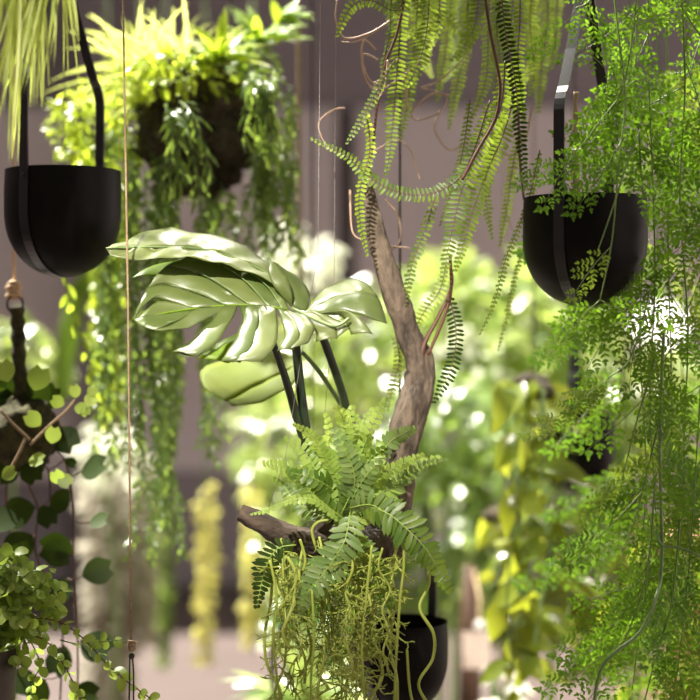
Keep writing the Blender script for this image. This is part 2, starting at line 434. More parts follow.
# chunky green plants on the basket rim
def rosette(name, label, cx, cy, d, n, L0, L1, W, m, a0, a1, cat='plant', droop=.5, part='leaves', seg=5, prof=None, group=None):
    r = thing(name, label, cat, P(cx, cy, d), group); b = MB()
    for i in range(n):
        an = math.radians(U(a0, a1)); L = px(U(L0, L1), d); dv = V((math.cos(an), U(-.8, .5), math.sin(an)))
        b.leaf(P(cx + U(-6, 6), cy + U(-4, 4), d), dv, UP + CAM * .5, L, px(W, d) * U(.7, 1.2), seg, prof, U(.2, droop), .3)
    b.build(part, m, r); return r
random.seed(5)
rosette('broad_leaf_plant', 'glossy bright green leafy clump crowning the coir basket', 218, 62, BD - .08, 46, 25, 60, 9, M['bright'], 10, 180)
rosette('strap_leaf_plant', 'fresh green clump at the right shoulder of the coir basket', 258, 45, BD + .02, 40, 20, 52, 10, M['lime'], 20, 165)
rosette('lime_leaf_plant', 'lime leaf sprig arching out top right of the coir basket', 282, 22, BD, 14, 18, 30, 12, M['lime'], -30, 120)
bush('creeping_fig', 'bright small-leaved creeper spilling over left side of the coir basket', 'plant', 100, 128, 50, 48, 2.5, 520, 10, M['bright'], depth=.07, ratio=.6)
bush('clump_of_creeper', 'sunlit small-leaved creeper covering the top of the coir basket', 'plant', 175, 78, 62, 26, BD - .05, 420, 11, M['bright'], depth=.09, ratio=.55)
bush('dense_creeper', 'deep green creeper packed at the upper right of the coir basket', 'plant', 250, 75, 28, 40, BD, 300, 10, M['lacy_y'], depth=.06, ratio=.5)
# wispy drooping sprigs in front of the ball
r = thing('drooping_sprig_plant', 'grey-green drooping sprigs hanging over the face of the coir basket', 'plant', P(190, 100, BD - .16))
random.seed(21)
for i in range(12):
    x0, y0 = (U(165, 195), U(95, 118)) if i < 5 else (U(245, 275), U(68, 85)); x1 = x0 + U(-22, 32)
    L = U(50, 85)
    vine(r, [P(x0, y0, 2.34), P(x0 + (x1 - x0) * .5, y0 + L * .25, 2.30), P(x1, y0 + L, 2.31)], px(9, 2.3), px(20, 2.3), px(4.0, 2.3), M['string'], M['gstem'], 'sprig', px(.8), True, .5, droop=.5)
# long trailing strings
r = thing('trailing_string_plant', 'long curtain of stringy dark green vines trailing from the coir basket', 'plant', P(196, 150, 2.5))
random.seed(33)
strs = []
for i in range(34):
    x = U(98, 215); y1 = U(380, 470) if x < 125 else U(400, 575) if x < 175 else U(340, 480)
    strs.append((x, U(125, 180), y1, U(2.4, 2.62)))
for i in range(26): strs.append((U(252, 298), U(85, 160), U(190, 262), U(2.42, 2.55)))
for i in range(8): strs.append((U(205, 252), U(180, 196), U(210, 250), U(2.4, 2.55)))
for (x, a_, e_, d) in strs:
    vine(r, hang(x, a_, e_, d, 9), px(7.5, d), px(11, d), px(4.6, d), M['string'], M['gstem'], 'vine', px(.7, d), True, .75, droop=.3)
# a finer, lighter trailer on the far left of the curtain
r = thing('light_trailing_plant', 'yellow-green trailing vine column left of the stringy curtain', 'plant', P(110, 180, 2.66))
for i in range(9):
    x = U(96, 122); vine(r, hang(x, 170, U(370, 430), 2.7, 6), px(8, 2.7), px(13, 2.7), px(7, 2.7), M['bright'], M['gstem'], 'vine', px(.7), True, .8)

# ------------------------------------------------------------------ palm, upper left
r = thing('palm_frond', 'yellow-green palm frond drooping over black planter at upper left corner', 'palm', P(30, -30, 1.8))
random.seed(8)
rc = cr([P(62, -62, 1.78), P(25, -48, 1.77), P(-20, -35, 1.77), P(-60, 0, 1.78)], 8)
b = MB(); b.tube(rc, px(2.2), 6); b.build('rachis', M['rachis'], r)
b = MB()
for i in range(115):
    t = i / 114; o = rc[min(len(rc) - 1, int(t * (len(rc) - 1)))]; L = px(U(110, 205) , 1.78) if t > .35 else px(U(90, 150), 1.78)
    an = math.radians(-96 + U(-16, 14) - (t - .5) * 14)
    d = V((math.cos(an) , U(-.25, .3), math.sin(an)))
    pts = [o + d * L * q + V((-.12, 0, -.12)) * L * q * q * .6 for q in (0, .15, .35, .55, .75, .9, 1)]
    w = rot(V((1, 0, 0)), UP, U(-.9, .9)) * px(U(.9, 2.0))
    rows = [[p - w * k, p + V((0, .0006, 0)), p + w * k] for p, k in zip(pts, (.5, 1, 1, .9, .6, .35, .05))]
    b.grid(rows)
b.build('blades', M['palm'], r)

# ------------------------------------------------------------------ driftwood
def wood(parent, pts, rad, m, name, knots=.25, fr=35):
    p = resample(cr(pts, 10), px(1.6)); k = len(p); n = 44
    rr = []
    for i in range(k):
        t = i / (k - 1) * (len(rad) - 1); j = min(int(t), len(rad) - 2); rr.append(rad[j] + (rad[j + 1] - rad[j]) * (t - j))
    b = MB(); b.tube(p, rr, n, False)
    for i in range(k):
        for j in range(n):
            q = i * n + j; v = b.v[q]; dv = (v - p[i])
            T_ = tan(p, i); al = v.dot(T_); w_ = V((math.cos(j * 2 * math.pi / n) * rr[i], math.sin(j * 2 * math.pi / n) * rr[i], i * .0019 * .4)) * fr + V((rr[0] * 999, 0, 0))
            s = 1 + knots * noise.fractal(w_, .8, 2, 3) + knots * .45 * (abs(noise.noise(w_ * 5)) - .3) + .06 * math.sin(j * 6.28 * 3 / n + i * .02)
            b.v[q] = p[i] + dv * s
    b.v += [p[0], p[-1]]; c0 = len(b.v) - 2
    for j in range(n):
        b.f.append((c0, (j + 1) % n, j)); b.f.append((c0 + 1, (k - 1) * n + j, (k - 1) * n + (j + 1) % n))
    return b.build(name, m, parent)
W = 2.05
r = thing('crooked_driftwood', 'crooked greyish brown driftwood stem rising beside the monstera leaf', 'driftwood', P(395, 500, W))
wood(r, [P(366, 165, W), P(370, 195, W), P(377, 235, W), P(391, 282, W), P(406, 325, W + .01), P(420, 368, W + .01), P(410, 410, W), P(402, 452, W), P(396, 492, W), P(390, 545, W)],
     [px(q, W) for q in (4, 7, 10.5, 11.5, 12.5, 17, 16, 15, 17, 14)], M['bark'], 'trunk')
wood(r, [P(420, 372, W), P(424, 345, W), P(441, 312, W), P(452, 285, W), P(450, 262, W)], [px(q) for q in (4, 2.6, 2, 1.7, 1.2)], M['brown_stem'], 'twig', .1)
r = thing('driftwood_branch', 'dark weathered driftwood arm lying crosswise below the fern, snapped at its end', 'driftwood', P(330, 548, 2.02))
wood(r, [P(240, 512, 1.98), P(262, 522, 1.98), P(290, 537, 1.99), P(325, 545, 2.0), P(365, 548, 2.02), P(405, 535, 2.05)], [px(q) for q in (8.5, 12, 15, 20, 23, 15)], M['bark_d'], 'limb', .35)
wood(r, [P(318, 532, 2.0), P(330, 521, 1.99), P(341, 511, 1.98)], [px(q) for q in (8, 5, 2.5)], M['bark_d'], 'broken_spur', .3)
a = P(295, 0, 2.0)
cord('suspension_wire', 'hair-thin wire tied to the snapped end of the driftwood arm', [V((P(330, 0, 2).x, 2.05, CEIL)), P(318, 250, 2.0), P(285, 460, 1.99), P(266, 514, 1.985)], px(.3), M['wire'])

# ------------------------------------------------------------------ monstera
def patch(b, Lc, Rc, na=7, ns=10, puff=.0, dz=None, cen=None):
    """surface between two edge curves [(x,y,depth)...] from the midrib (first) out to the tip (last)"""
    def cv(c): return resample(cr([P(*q) for q in c], 8), 1e-9 + sum((P(*c[i + 1]) - P(*c[i])).length for i in range(len(c) - 1)) / ns)
    def fit(c):
        pts = cr([P(*q) for q in c], 8); L = [0]
        for p, q in zip(pts, pts[1:]): L.append(L[-1] + (q - p).length)
        out = []; j = 0
        for i in range(ns + 1):
            s = L[-1] * i / ns
            while j < len(L) - 2 and L[j + 1] < s: j += 1
            t = (s - L[j]) / max(1e-9, L[j + 1] - L[j]); out.append(pts[j].lerp(pts[j + 1], min(1, max(0, t))))
        return out
    l, r_ = fit(Lc), fit(Rc); rows = []
    for i in range(ns + 1):
        w = (r_[i] - l[i]).length; row = []
        for j in range(na + 1):
            a = j / na; p = l[i].lerp(r_[i], a)
            h = (1 - (2 * a - 1) ** 2)                       # arching between side veins
            p = p + CAM * (w * puff * h) + V((0, 0, 1)) * (w * puff * .3 * h)
            p = p + (CAM + UP) * (.0022 * noise.noise(p * 48) + (.0012 if ns > 20 else .0004) * math.sin(i * 1.55 - j * .55) * min(1, w / .012))
            row.append(p)
        rows.append(row)
    b.grid(rows)
r = thing('monstera_plant', 'large split-leaf monstera with glossy pale leaves in the middle, on dark stalks', 'plant', P(312, 455, 2.02))
m0 = 1.985
# main leaf -- midrib from base (288,311) to tip (134,320)
mid = [(134, 320, 1.93), (160, 314, 1.945), (190, 309, 1.955), (225, 305.5, 1.965), (258, 305.5, 1.97), (288, 310, 1.975)]
b = MB()
# upper half fans back from the midrib: lobes between side veins
patch(b, [(193, 308.7, 1.956), (172, 302, 1.962), (155, 303, 1.958), (134, 320, 1.93)], [(193, 308.7, 1.956), (170, 313, 1.95), (150, 316, 1.938), (134, 320, 1.93)], puff=-.05)
patch(b, [(226, 305.5, 1.965), (195, 292, 1.98), (165, 284, 1.985), (147, 288, 1.97)], [(193, 308.7, 1.956), (172, 302, 1.962), (150, 300, 1.96), (134, 320, 1.93)], puff=.07)
patch(b, [(250, 305, 1.968), (222, 286, 1.992), (196, 272, 2.006), (165, 267, 1.995)], [(226, 305.5, 1.965), (195, 292, 1.98), (165, 284, 1.985), (147, 288, 1.97)], puff=.09)
patch(b, [(268, 306, 1.97), (247, 283, 2.0), (222, 266, 2.015), (192, 255, 2.02)], [(250, 305, 1.968), (222, 286, 1.992), (196, 272, 2.006), (165, 267, 1.995)], puff=.07)
patch(b, [(282, 308.5, 1.974), (268, 288, 2.0), (247, 270, 2.02), (215, 258, 2.03)], [(268, 306, 1.97), (247, 283, 2.0), (222, 266, 2.015), (192, 255, 2.02)], puff=.06)
patch(b, [(289, 311, 1.976), (282, 295, 2.0), (268, 280, 2.01), (245, 270, 2.02)], [(282, 308.5, 1.974), (268, 288, 2.0), (247, 270, 2.02), (215, 258, 2.03)], puff=.04)
# lower half: terminal lobe then separate fingers
patch(b, [(134, 320, 1.93), (140, 326, 1.925), (146, 329, 1.922), (156, 331.5, 1.92)], [(134, 320, 1.93), (150, 316, 1.938), (175, 311.5, 1.951), (200, 308, 1.957)], 6, 10, .0)
patch(b, [(200, 308, 1.957), (190, 312, 1.95), (172, 325, 1.932), (156, 331.5, 1.92)], [(228, 305.5, 1.965), (214, 315, 1.953), (190, 327, 1.935), (157, 331.6, 1.92)], puff=.06)
patch(b, [(220, 306, 1.964), (213, 319, 1.950), (196, 336, 1.93), (173, 352, 1.912)], [(238, 305.3, 1.966), (226, 330, 1.936), (212, 348, 1.915), (196, 357.5, 1.905)], puff=.16)
patch(b, [(173, 352, 1.912), (180, 355, 1.909), (188, 357.5, 1.906), (196, 357.5, 1.905)], [(173, 352, 1.912), (184, 347, 1.915), (192, 345, 1.917), (205, 352, 1.91)], 4, 6, 0)
patch(b, [(239, 305.3, 1.966), (242, 318, 1.95), (236, 338, 1.925), (221, 361, 1.902)], [(262, 306, 1.97), (258, 328, 1.935), (252, 348, 1.912), (240, 363, 1.9)], puff=.15)
patch(b, [(258, 305.5, 1.969), (257, 325, 1.94), (246, 347, 1.915), (232, 362.5, 1.9)], [(276, 308, 1.973), (278, 328, 1.94), (275, 346, 1.915), (262, 361, 1.902)], puff=.12)
patch(b, [(277, 308, 1.973), (282, 322, 1.95), (284, 337, 1.93), (277, 351.5, 1.915)], [(287, 310.5, 1.975), (296, 322, 1.945), (300, 336, 1.928), (293, 350, 1.917)], puff=.14)
patch(b, [(285, 310, 1.975), (292, 322, 1.95), (294, 337, 1.93), (288, 351, 1.917)], [(291, 311.5, 1.977), (308, 318, 1.955), (315, 328, 1.94), (308, 343, 1.925)], puff=.14)
lf = b.build('leaf', M['monstera'], r, thick=.0006); lf['label'] = 'large split leaf pointing left with long fingers'
b = MB(); b.tube(cr([P(*q) - V((0, .0006, 0)) for q in mid], 6), [px(.5 + 1.2 * i / 30) for i in range(31)], 6)
b.build('midrib', M['lime'], lf)
b = MB()
for e in (((282, 308.5, 1.972), (268, 287, 1.996), (248, 270, 2.014)), ((268, 306, 1.968), (247, 282, 1.996), (224, 266, 2.01)), ((250, 305, 1.966), (222, 285, 1.988), (200, 273, 2.0)), ((226, 305, 1.963), (195, 291, 1.975), (170, 285, 1.98))):
    b.tube(cr([P(*q) - V((0, .001, 0)) for q in e], 5), px(.45), 4)
b.build('side_vein', M['gstem'], lf)
# upper leaf behind, nearly white with sheen
b = MB()
U2 = [(303, 306, 2.03), (280, 282, 2.03), (245, 262, 2.02), (205, 250, 2.0), (165, 247, 1.98), (106, 248, 1.95)]
patch(b, [(303, 306, 2.03), (288, 282, 2.055), (262, 258, 2.065), (228, 238.5, 2.065), (200, 234, 2.05), (178, 228, 2.04), (148, 231, 2.01), (125, 240, 1.98), (106, 248, 1.95)], U2, 9, 26, .05)
patch(b, U2, [(303, 306, 2.03), (285, 290, 2.0), (255, 275, 1.99), (215, 262, 1.975), (180, 257, 1.965), (150, 259, 1.955), (116, 258, 1.947), (106, 248, 1.95)], 7, 26, .05)
lf = b.build('leaf', M['monstera'], r, thick=.0006); lf['label'] = 'uppermost leaf tapering to a point at left'
b = MB(); b.tube(cr([P(q[0], q[1], q[2] - .003) for q in U2], 6), px(.8), 5); b.build('midrib', M['gstem'], lf)
# lime leaf peeping out behind
b = MB()
patch(b, [(262, 300, 2.04), (250, 275, 2.05), (228, 258, 2.05), (205, 256, 2.045), (170, 262, 2.03), (150, 267, 2.02), (132, 277, 2.0)], [(262, 300, 2.04), (240, 290, 2.03), (215, 284, 2.02), (180, 277, 2.01), (150, 275, 2.0), (132, 277, 2.0)], 6, 16, .03)
patch(b, [(262, 308, 2.03), (240, 330, 2.02), (215, 345, 2.0), (196, 358, 1.99)], [(275, 312, 2.03), (268, 330, 2.02), (250, 352, 2.0), (228, 363, 1.99)], 5, 10, .08)
lf = b.build('leaf', M['lime'], r, thick=.0005); lf['label'] = 'lime leaf glowing behind the large split leaf'
# folded young leaf
b = MB()
patch(b, [(292, 308, 2.0), (276, 290, 1.985), (268, 272, 1.985), (271, 261, 1.99)], [(292, 308, 2.0), (292, 292, 1.99), (286, 275, 1.99), (271, 261, 1.99)], 5, 12, .1)
patch(b, [(293, 309, 2.0), (290, 292, 2.0), (284, 275, 2.0), (273, 262, 1.99)], [(306, 311, 2.0), (311, 298, 2.02), (300, 279, 2.03), (273, 262, 1.99)], 6, 12, .12)
lf = b.build('leaf', M['monstera'], r, thick=.0006); lf['label'] = 'small half-folded dark green young leaf'
# right leaf
b = MB()
patch(b, [(306, 312, 1.99), (318, 294, 2.02), (335, 283, 2.04), (356, 279, 2.045), (370, 287, 2.03), (377, 296, 2.01)], [(306, 312, 1.99), (325, 301, 1.99), (345, 295, 1.985), (362, 293, 1.985), (372, 295, 1.99), (378, 298, 1.995)], 7, 16, .1)
patch(b, [(306, 312, 1.99), (325, 301, 1.99), (345, 295, 1.985), (362, 293, 1.985), (378, 298, 1.98), (387, 324, 1.965)], [(306, 312, 1.99), (320, 313, 1.975), (335, 311, 1.965), (350, 312, 1.96), (368, 318, 1.955), (387, 324, 1.96)], 8, 16, .1)
patch(b, [(318, 313, 1.976), (330, 314, 1.972), (342, 316, 1.966), (351, 335, 1.945)], [(330, 311, 1.97), (345, 311, 1.96), (360, 318, 1.95), (373, 334, 1.94)], 6, 10, .12)
patch(b, [(300, 313, 1.985), (308, 322, 1.97), (316, 332, 1.955), (316, 343, 1.945)], [(310, 312, 1.985), (325, 318, 1.97), (335, 326, 1.955), (338, 338, 1.945)], 6, 10, .16)
patch(b, [(311, 312, 1.983), (322, 318, 1.968), (332, 330, 1.955), (336, 339, 1.945)], [(318, 311, 1.98), (335, 318, 1.965), (344, 324, 1.955), (350, 328, 1.95)], 5, 8, .1)
lf = b.build('leaf', M['monstera'], r, thick=.0006); lf['label'] = 'right-hand leaf drooping toward the driftwood'
b = MB(); b.tube(cr([P(292, 308, 1.975), P(312, 318, 1.96), P(335, 326, 1.945), P(349, 318, 1.945)], 6), px(1.5), 6); b.build('midrib', M['gstem'], lf)
# low back leaf
b = MB()
patch(b, [(303, 362, 2.17), (280, 352, 2.2), (250, 352, 2.22), (222, 360, 2.2), (200, 372, 2.17), (206, 392, 2.13)], [(303, 362, 2.17), (285, 372, 2.16), (262, 383, 2.15), (240, 395, 2.13), (228, 401, 2.11), (220, 398, 2.11)], 7, 14, .05)
patch(b, [(303, 362, 2.17), (285, 372, 2.16), (262, 383, 2.15), (240, 395, 2.13), (228, 401, 2.11)], [(303, 362, 2.17), (296, 380, 2.14), (280, 393, 2.12), (255, 404, 2.1), (232, 406, 2.1)], 6, 14, .05)
lf = b.build('leaf', M['low_leaf'], r, thick=.0005); lf['label'] = 'low yellow-green leaf behind the stalks'
def stalk(pts, r0, r1, m):
    b = MB(); p = cr([P(*q) for q in pts], 8); k = len(p)
    b.tube(p, [px(r0 + (r1 - r0) * i / k) for i in range(k)], 10); return b.build('stalk', m, r)
stalk([(272, 340, 1.99), (286, 380, 2.0), (299, 425, 2.01), (310, 452, 2.02), (326, 462, 2.03)], 3.4, 5.5, M['dstem'])
stalk([(295, 335, 1.99), (299, 375, 2.01), (304, 415, 2.015), (310, 452, 2.02)], 4.6, 5, M['dstem'])
stalk([(322, 335, 1.99), (333, 365, 2.0), (343, 395, 2.02), (349, 420, 2.03)], 4.2, 4.2, M['dstem'])
stalk([(302, 352, 2.02), (318, 370, 2.03), (335, 395, 2.04), (348, 418, 2.05)], 2.2, 2.5, M['gstem'])
stalk([(305, 445, 2.02), (325, 466, 2.03), (345, 500, 2.03), (360, 535, 2.03)], 5.5, 6, M['brown_stem'])
stalk([(349, 418, 2.03), (352, 460, 2.04), (362, 520, 2.04)], 4.2, 4.5, M['dstem'])

# ------------------------------------------------------------------ staghorn of fern on the driftwood
r = thing('sword_fern', 'bushy sword fern rooted on the driftwood arm, fronds spraying all around', 'fern', P(350, 530, 2.0))
cx, cy, cd = 352, 525, 1.97
random.seed(17)
FR = [  # tip path, half width px, material, twist
 ([(345, 525, 1.96), (338, 490, 1.95), (343, 445, 1.95), (352, 408, 1.95)], 17, 'fern_light', .2),
 ([(352, 525, 1.97), (354, 480, 1.97), (366, 440, 1.97), (385, 400, 1.98)], 15, 'fern_light', .5),
 ([(345, 525, 1.98), (330, 500, 1.98), (322, 470, 1.97), (318, 448, 1.97)], 17, 'fern_light', -.3),
 ([(350, 520, 1.95), (352, 500, 1.93), (363, 480, 1.92), (378, 462, 1.91)], 16, 'fern_blue', 0),
 ([(352, 525, 1.96), (365, 500, 1.94), (376, 478, 1.94), (380, 445, 1.95)], 15, 'fern_light', -.2),
 ([(345, 528, 1.95), (370, 480, 1.93), (395, 468, 1.92), (422, 455, 1.93)], 13, 'fern_light', .4),
 ([(345, 520, 1.95), (320, 500, 1.94), (300, 480, 1.94), (288, 470, 1.95)], 14, 'fern', .1),
 ([(340, 522, 1.93), (315, 500, 1.92), (290, 500, 1.92), (268, 510, 1.92), (252, 514, 1.93)], 8, 'fern_light', .9),
 ([(350, 512, 1.92), (345, 540, 1.90), (330, 565, 1.90), (310, 590, 1.90), (298, 612, 1.91)], 21, 'fern_blue', .1),
 ([(358, 505, 1.93), (385, 512, 1.90), (408, 530, 1.89), (428, 552, 1.89), (449, 590, 1.90)], 21, 'fern', -.1),
 ([(350, 508, 1.93), (372, 505, 1.91), (392, 520, 1.90), (405, 545, 1.90)], 17, 'fern_blue', .4),
 ([(296, 545, 1.94), (277, 549, 1.94), (265, 570, 1.94), (257, 606, 1.94)], 14, 'dark', .0),
 ([(345, 515, 1.95), (355, 480, 1.92), (345, 450, 1.91), (335, 430, 1.91)], 17, 'fern_blue', .2),
 ([(335, 520, 1.97), (300, 505, 1.98), (285, 488, 2.0), (275, 480, 2.0)], 12, 'fern', .4),
 ([(350, 525, 1.99), (380, 490, 2.0), (400, 470, 2.01), (412, 462, 2.01)], 14, 'fern', .2),
 ([(345, 540, 1.97), (325, 565, 1.96), (312, 590, 1.95), (305, 620, 1.95)], 14, 'fern', .5),
 ([(345, 530, 2.0), (320, 480, 2.02), (330, 440, 2.03), (326, 415, 2.03)], 15, 'fern_light', .6),
 ([(360, 530, 2.0), (370, 470, 2.02), (362, 430, 2.02), (372, 410, 2.02)], 14, 'fern_light', -.6),
 ([(352, 530, 1.95), (368, 555, 1.93), (382, 580, 1.93), (390, 608, 1.94)], 13, 'fern', .5),
]
for i in range(16):
    a = math.radians(U(35, 150)); L = U(60, 105); x0, y0 = U(335, 368), U(505, 530); dd = U(1.93, 2.0); q = V((math.cos(a), -math.sin(a)))
    FR.append(([(x0, y0, dd), (x0 + q.x * L * .4, y0 + q.y * L * .45, dd), (x0 + q.x * L * .8, y0 + q.y * L * .85, dd + U(-.03, .03)), (x0 + q.x * L * 1.2, y0 + q.y * L, dd + U(-.04, .04))], U(12, 17), random.choice(('fern_light', 'fern_light', 'fern', 'fern_blue')), U(-.6, .6)))
for pts, hw, mm, tw in FR:
    fern_frond(r, [P(*q) for q in pts], px(hw), M[mm], M['rachis'], sp=px(6.0 if hw > 14 else 4.6), twist=tw, rr=px(.8), tip=.55)

# ------------------------------------------------------------------ stringy cactus below it
r = thing('string_cactus', 'tangled yellow-green stringy cactus dangling under the driftwood arm', 'plant', P(345, 550, 1.96))
random.seed(29)
def branchlet(b, o, d, L, rr, dep):
    p1 = o + d * L * .5 + V((U(-1, 1), U(-1, 1), U(-1, .6))) * L * .12; p2 = o + d * L + V((U(-1, 1), U(-1, 1), U(-1, .3))) * L * .2
    b.tube([o, p1, p2], [rr, rr * .95, rr * .7], 5)
    if dep > 0:
        for k in range(random.choice((1, 2, 2, 3))):
            ax = V((U(-1, 1), U(-1, 1), U(-1, 1))).normalized(); branchlet(b, p1 if k == 2 else p2, rot((p2 - p1).normalized(), ax, U(.3, 1.0)), L * U(.6, .95), rr * .85, dep - 1)
for i in range(24):
    x0 = U(280, 418) if i > 3 else (272, 300, 398, 425)[i]; d0 = U(1.9, 2.04); y0 = U(535, 560); y1 = U(640, 740); k = 6
    pts = [P(x0 + (U(-9, 9) if j else 0), y0 + (y1 - y0) * j / k, d0 + U(-.01, .01)) for j in range(k + 1)]
    p = cr(pts, 6); b = MB(); b.tube(p, px(U(1.1, 1.7)), 6)
    if i > 3:
        for j in range(3, len(p), 1):
            dv = V((U(-1, 1), U(-1, 1), U(-1.0, .35))).normalized()
            if R() < .72: branchlet(b, p[j], dv, px(U(7, 13)), px(.85), 2)
    b.build('strand', M['rhip'], r)
for pts in ([(270, 560), (277, 600), (273, 640), (280, 700), (282, 720)], [(312, 590), (314, 640), (311, 680), (312, 720)], [(400, 520), (404, 560), (400, 600), (396, 660), (394, 720)], [(372, 545), (366, 600), (362, 650), (366, 720)], [(407, 650), (410, 690), (418, 720)], [(315, 545), (312, 530), (318, 522), (328, 520)]):
    b = MB(); b.tube(cr([P(x, y, 1.9) for x, y in pts], 6), px(1.3), 7); b.build('runner', M['rhip'], r)

# ------------------------------------------------------------------ boston fern hanging from above
r = thing('boston_fern', 'hanging Boston fern with long narrow fronds dropping from top centre', 'fern', P(440, -60, 2.15))
b = MB(); b.blob(P(440, -62, 2.15), px(42, 2.15), .3, 22, 20, (1.5, 1, .8)); b.build('root_ball', M['coir'], r)
b = MB(); q = P(440, -90, 2.15); b.tube([q, V((q.x, q.y, CEIL))], .0012, 5); b.build('cord', M['dwire'], r)
random.seed(41)
BF = [
 ([(490, 100), (468, 165), (445, 188), (418, 195), (392, 190), (368, 176), (345, 155), (312, 139)], 10, 'fern', 2.0, .25),
 ([(410, -30), (398, 10), (370, 0), (350, 8), (337, 36)], 9, 'fern', 1.99, .2),
 ([(405, -40), (398, 60), (394, 110), (390, 150), (386, 174)], 11, 'fern', 2.02, .1),
 ([(430, -40), (428, 20), (420, 60), (407, 86)], 13, 'fern', 2.0, .0),
 ([(395, 60), (380, 85), (362, 118), (347, 143)], 7, 'fern', 1.98, .5),
 ([(366, 112), (370, 150), (360, 190), (360, 220), (367, 255)], 8, 'lime', 2.0, .6),
 ([(392, -30), (390, 30), (384, 60), (380, 92)], 8, 'fern', 2.04, .9),
 ([(505, 60), (500, 110), (478, 150), (462, 190), (450, 240), (442, 285)], 13, 'fern', 2.0, .1),
 ([(515, 90), (505, 130), (490, 165), (473, 210), (462, 250), (455, 270)], 13, 'fern', 2.01, -.2),
 ([(490, -30), (488, 40), (486, 80), (472, 118)], 10, 'fern', 2.12, .3),
 ([(500, -30), (505, 30), (515, 80), (520, 130), (526, 186)], 10, 'dark', 1.96, .5),
 ([(520, -30), (520, 20), (518, 60), (524, 120)], 9, 'fern', 1.98, .1),
 ([(470, -30), (466, 40), (458, 80), (449, 128)], 10, 'fern', 2.2, .2),
 ([(455, -30), (448, 30), (444, 60), (437, 100)], 10, 'fern', 2.22, .2),
 ([(545, -30), (548, 20), (542, 60), (538, 112)], 11, 'fern', 2.22, .3),
 ([(560, -30), (556, 20), (555, 40), (552, 68)], 9, 'fern', 2.25, .3),
 ([(535, -30), (530, 20), (534, 70), (530, 95)], 10, 'fern', 2.15, .3),
 ([(540, 150), (527, 205), (507, 255), (495, 300), (480, 334)], 7, 'fern', 2.03, .9),
 ([(530, 230), (515, 275), (508, 310), (498, 350)], 6, 'fern', 2.15, .9),
 ([(436, 195), (425, 230), (412, 265), (405, 305)], 8, 'fern', 2.04, .5),
 ([(470, 100), (463, 150), (452, 190), (440, 225)], 8, 'fern', 2.06, .7),
 ([(505, 110), (487, 170), (486, 200), (492, 238)], 8, 'fern', 2.08, .4),
 ([(520, 130), (512, 170), (508, 200), (500, 245)], 8, 'fern', 2.14, .3),
 ([(447, 262), (440, 290), (424, 312), (402, 352)], 9, 'fern_light', 2.1, .2),
 ([(449, 295), (456, 330), (452, 365), (434, 402)], 10, 'dark', 2.03, .1),
 ([(394, 325), (399, 360), (393, 385), (388, 410)], 8, 'fern_light', 2.12, .3),
 ([(420, -30), (415, 40), (408, 100), (400, 140)], 9, 'fern', 2.12, .3),
 ([(440, -30), (438, 20), (425, 45), (412, 30)], 9, 'fern', 2.05, .3),
 ([(480, -30), (476, 20), (462, 50), (452, 60)], 11, 'fern', 2.1, .3),
 ([(510, -30), (497, 20), (500, 60), (494, 92)], 11, 'fern_blue', 2.05, .2),
 ([(400, -30), (430, 10), (450, 20), (468, 45)], 10, 'fern', 2.2, .2),
]
for i in range(8):
    x = 395 + i * 20 + U(-5, 5); y = U(35, 95); BF.append(([(x, -30), (x + U(-6, 6), y * .3), (x + U(-10, 8), y * .7), (x + U(-14, 8), y)], U(9, 12), random.choice(('fern', 'fern_light', 'fern_blue')), U(2.08, 2.35), U(-.5, .7)))
for pts, hw, mm, d, tw in BF:
    k = len(pts); fern_frond(r, [P(x, y, d) for x, y in pts], px(hw * .88), M[mm], M['brown_stem'], sp=px(4.4), twist=tw, rr=px(.7), ang=12, tip=.3, cover=.33, taper0=.5)
b = MB()
for pts, d, w in (([(482, -30), (490, 30), (499, 75), (500, 95), (495, 120), (478, 150), (462, 180)], 1.98, 1.6), ([(410, -30), (398, 30), (387, 60), (378, 100), (372, 150), (366, 170)], 2.01, 1.5), ([(450, 255), (451, 290), (443, 320), (428, 355)], 2.03, 1.7), ([(518, 100), (520, 160), (524, 200)], 2.1, 1.3)):
    b.tube(cr([P(x, y, d) for x, y in pts], 6), px(w), 6)
b.build('stem', M['brown_stem'], r)
for pts, d in (([(345, 108), (333, 110), (319, 122), (322, 138), (330, 150)], 2.06), ([(398, 15), (372, 32), (345, 38), (336, 20), (337, 0)], 2.05), ([(376, 50), (364, 40), (362, 60), (372, 82), (388, 75)], 2.1),
               ([(378, 60), (363, 55), (366, 80), (380, 90), (410, 70), (420, 60)], 2.1), ([(450, 95), (430, 95), (412, 112), (418, 120), (440, 112), (445, 95), (420, 88)], 2.15), ([(420, 88), (440, 80), (468, 55)], 2.14),
               ([(440, 110), (435, 130), (450, 150), (470, 140), (500, 130), (520, 140)], 2.2), ([(532, 108), (525, 140), (510, 160), (512, 180), (530, 190)], 2.15), ([(375, 120), (372, 150), (395, 140), (410, 150), (420, 180)], 2.1),
               ([(388, 60), (385, 85), (378, 100)], 2.0), ([(385, 200), (398, 215), (400, 240), (390, 252)], 2.12), ([(386, 246), (410, 248)], 2.12), ([(350, 190), (352, 230), (362, 240)], 2.1), ([(408, 110), (400, 60), (380, 80), (372, 88)], 2.06),
               ([(392, 20), (360, 40), (342, 42)], 2.05), ([(500, 150), (515, 165), (505, 200), (512, 230)], 2.2)):
    b = MB(); p = cr([P(x, y, d) for x, y in pts], 8); b.tube(p, [px(1.15) * (1 - .5 * i / len(p)) for i in range(len(p))], 6); b.build('curly_root', M['root'], r)

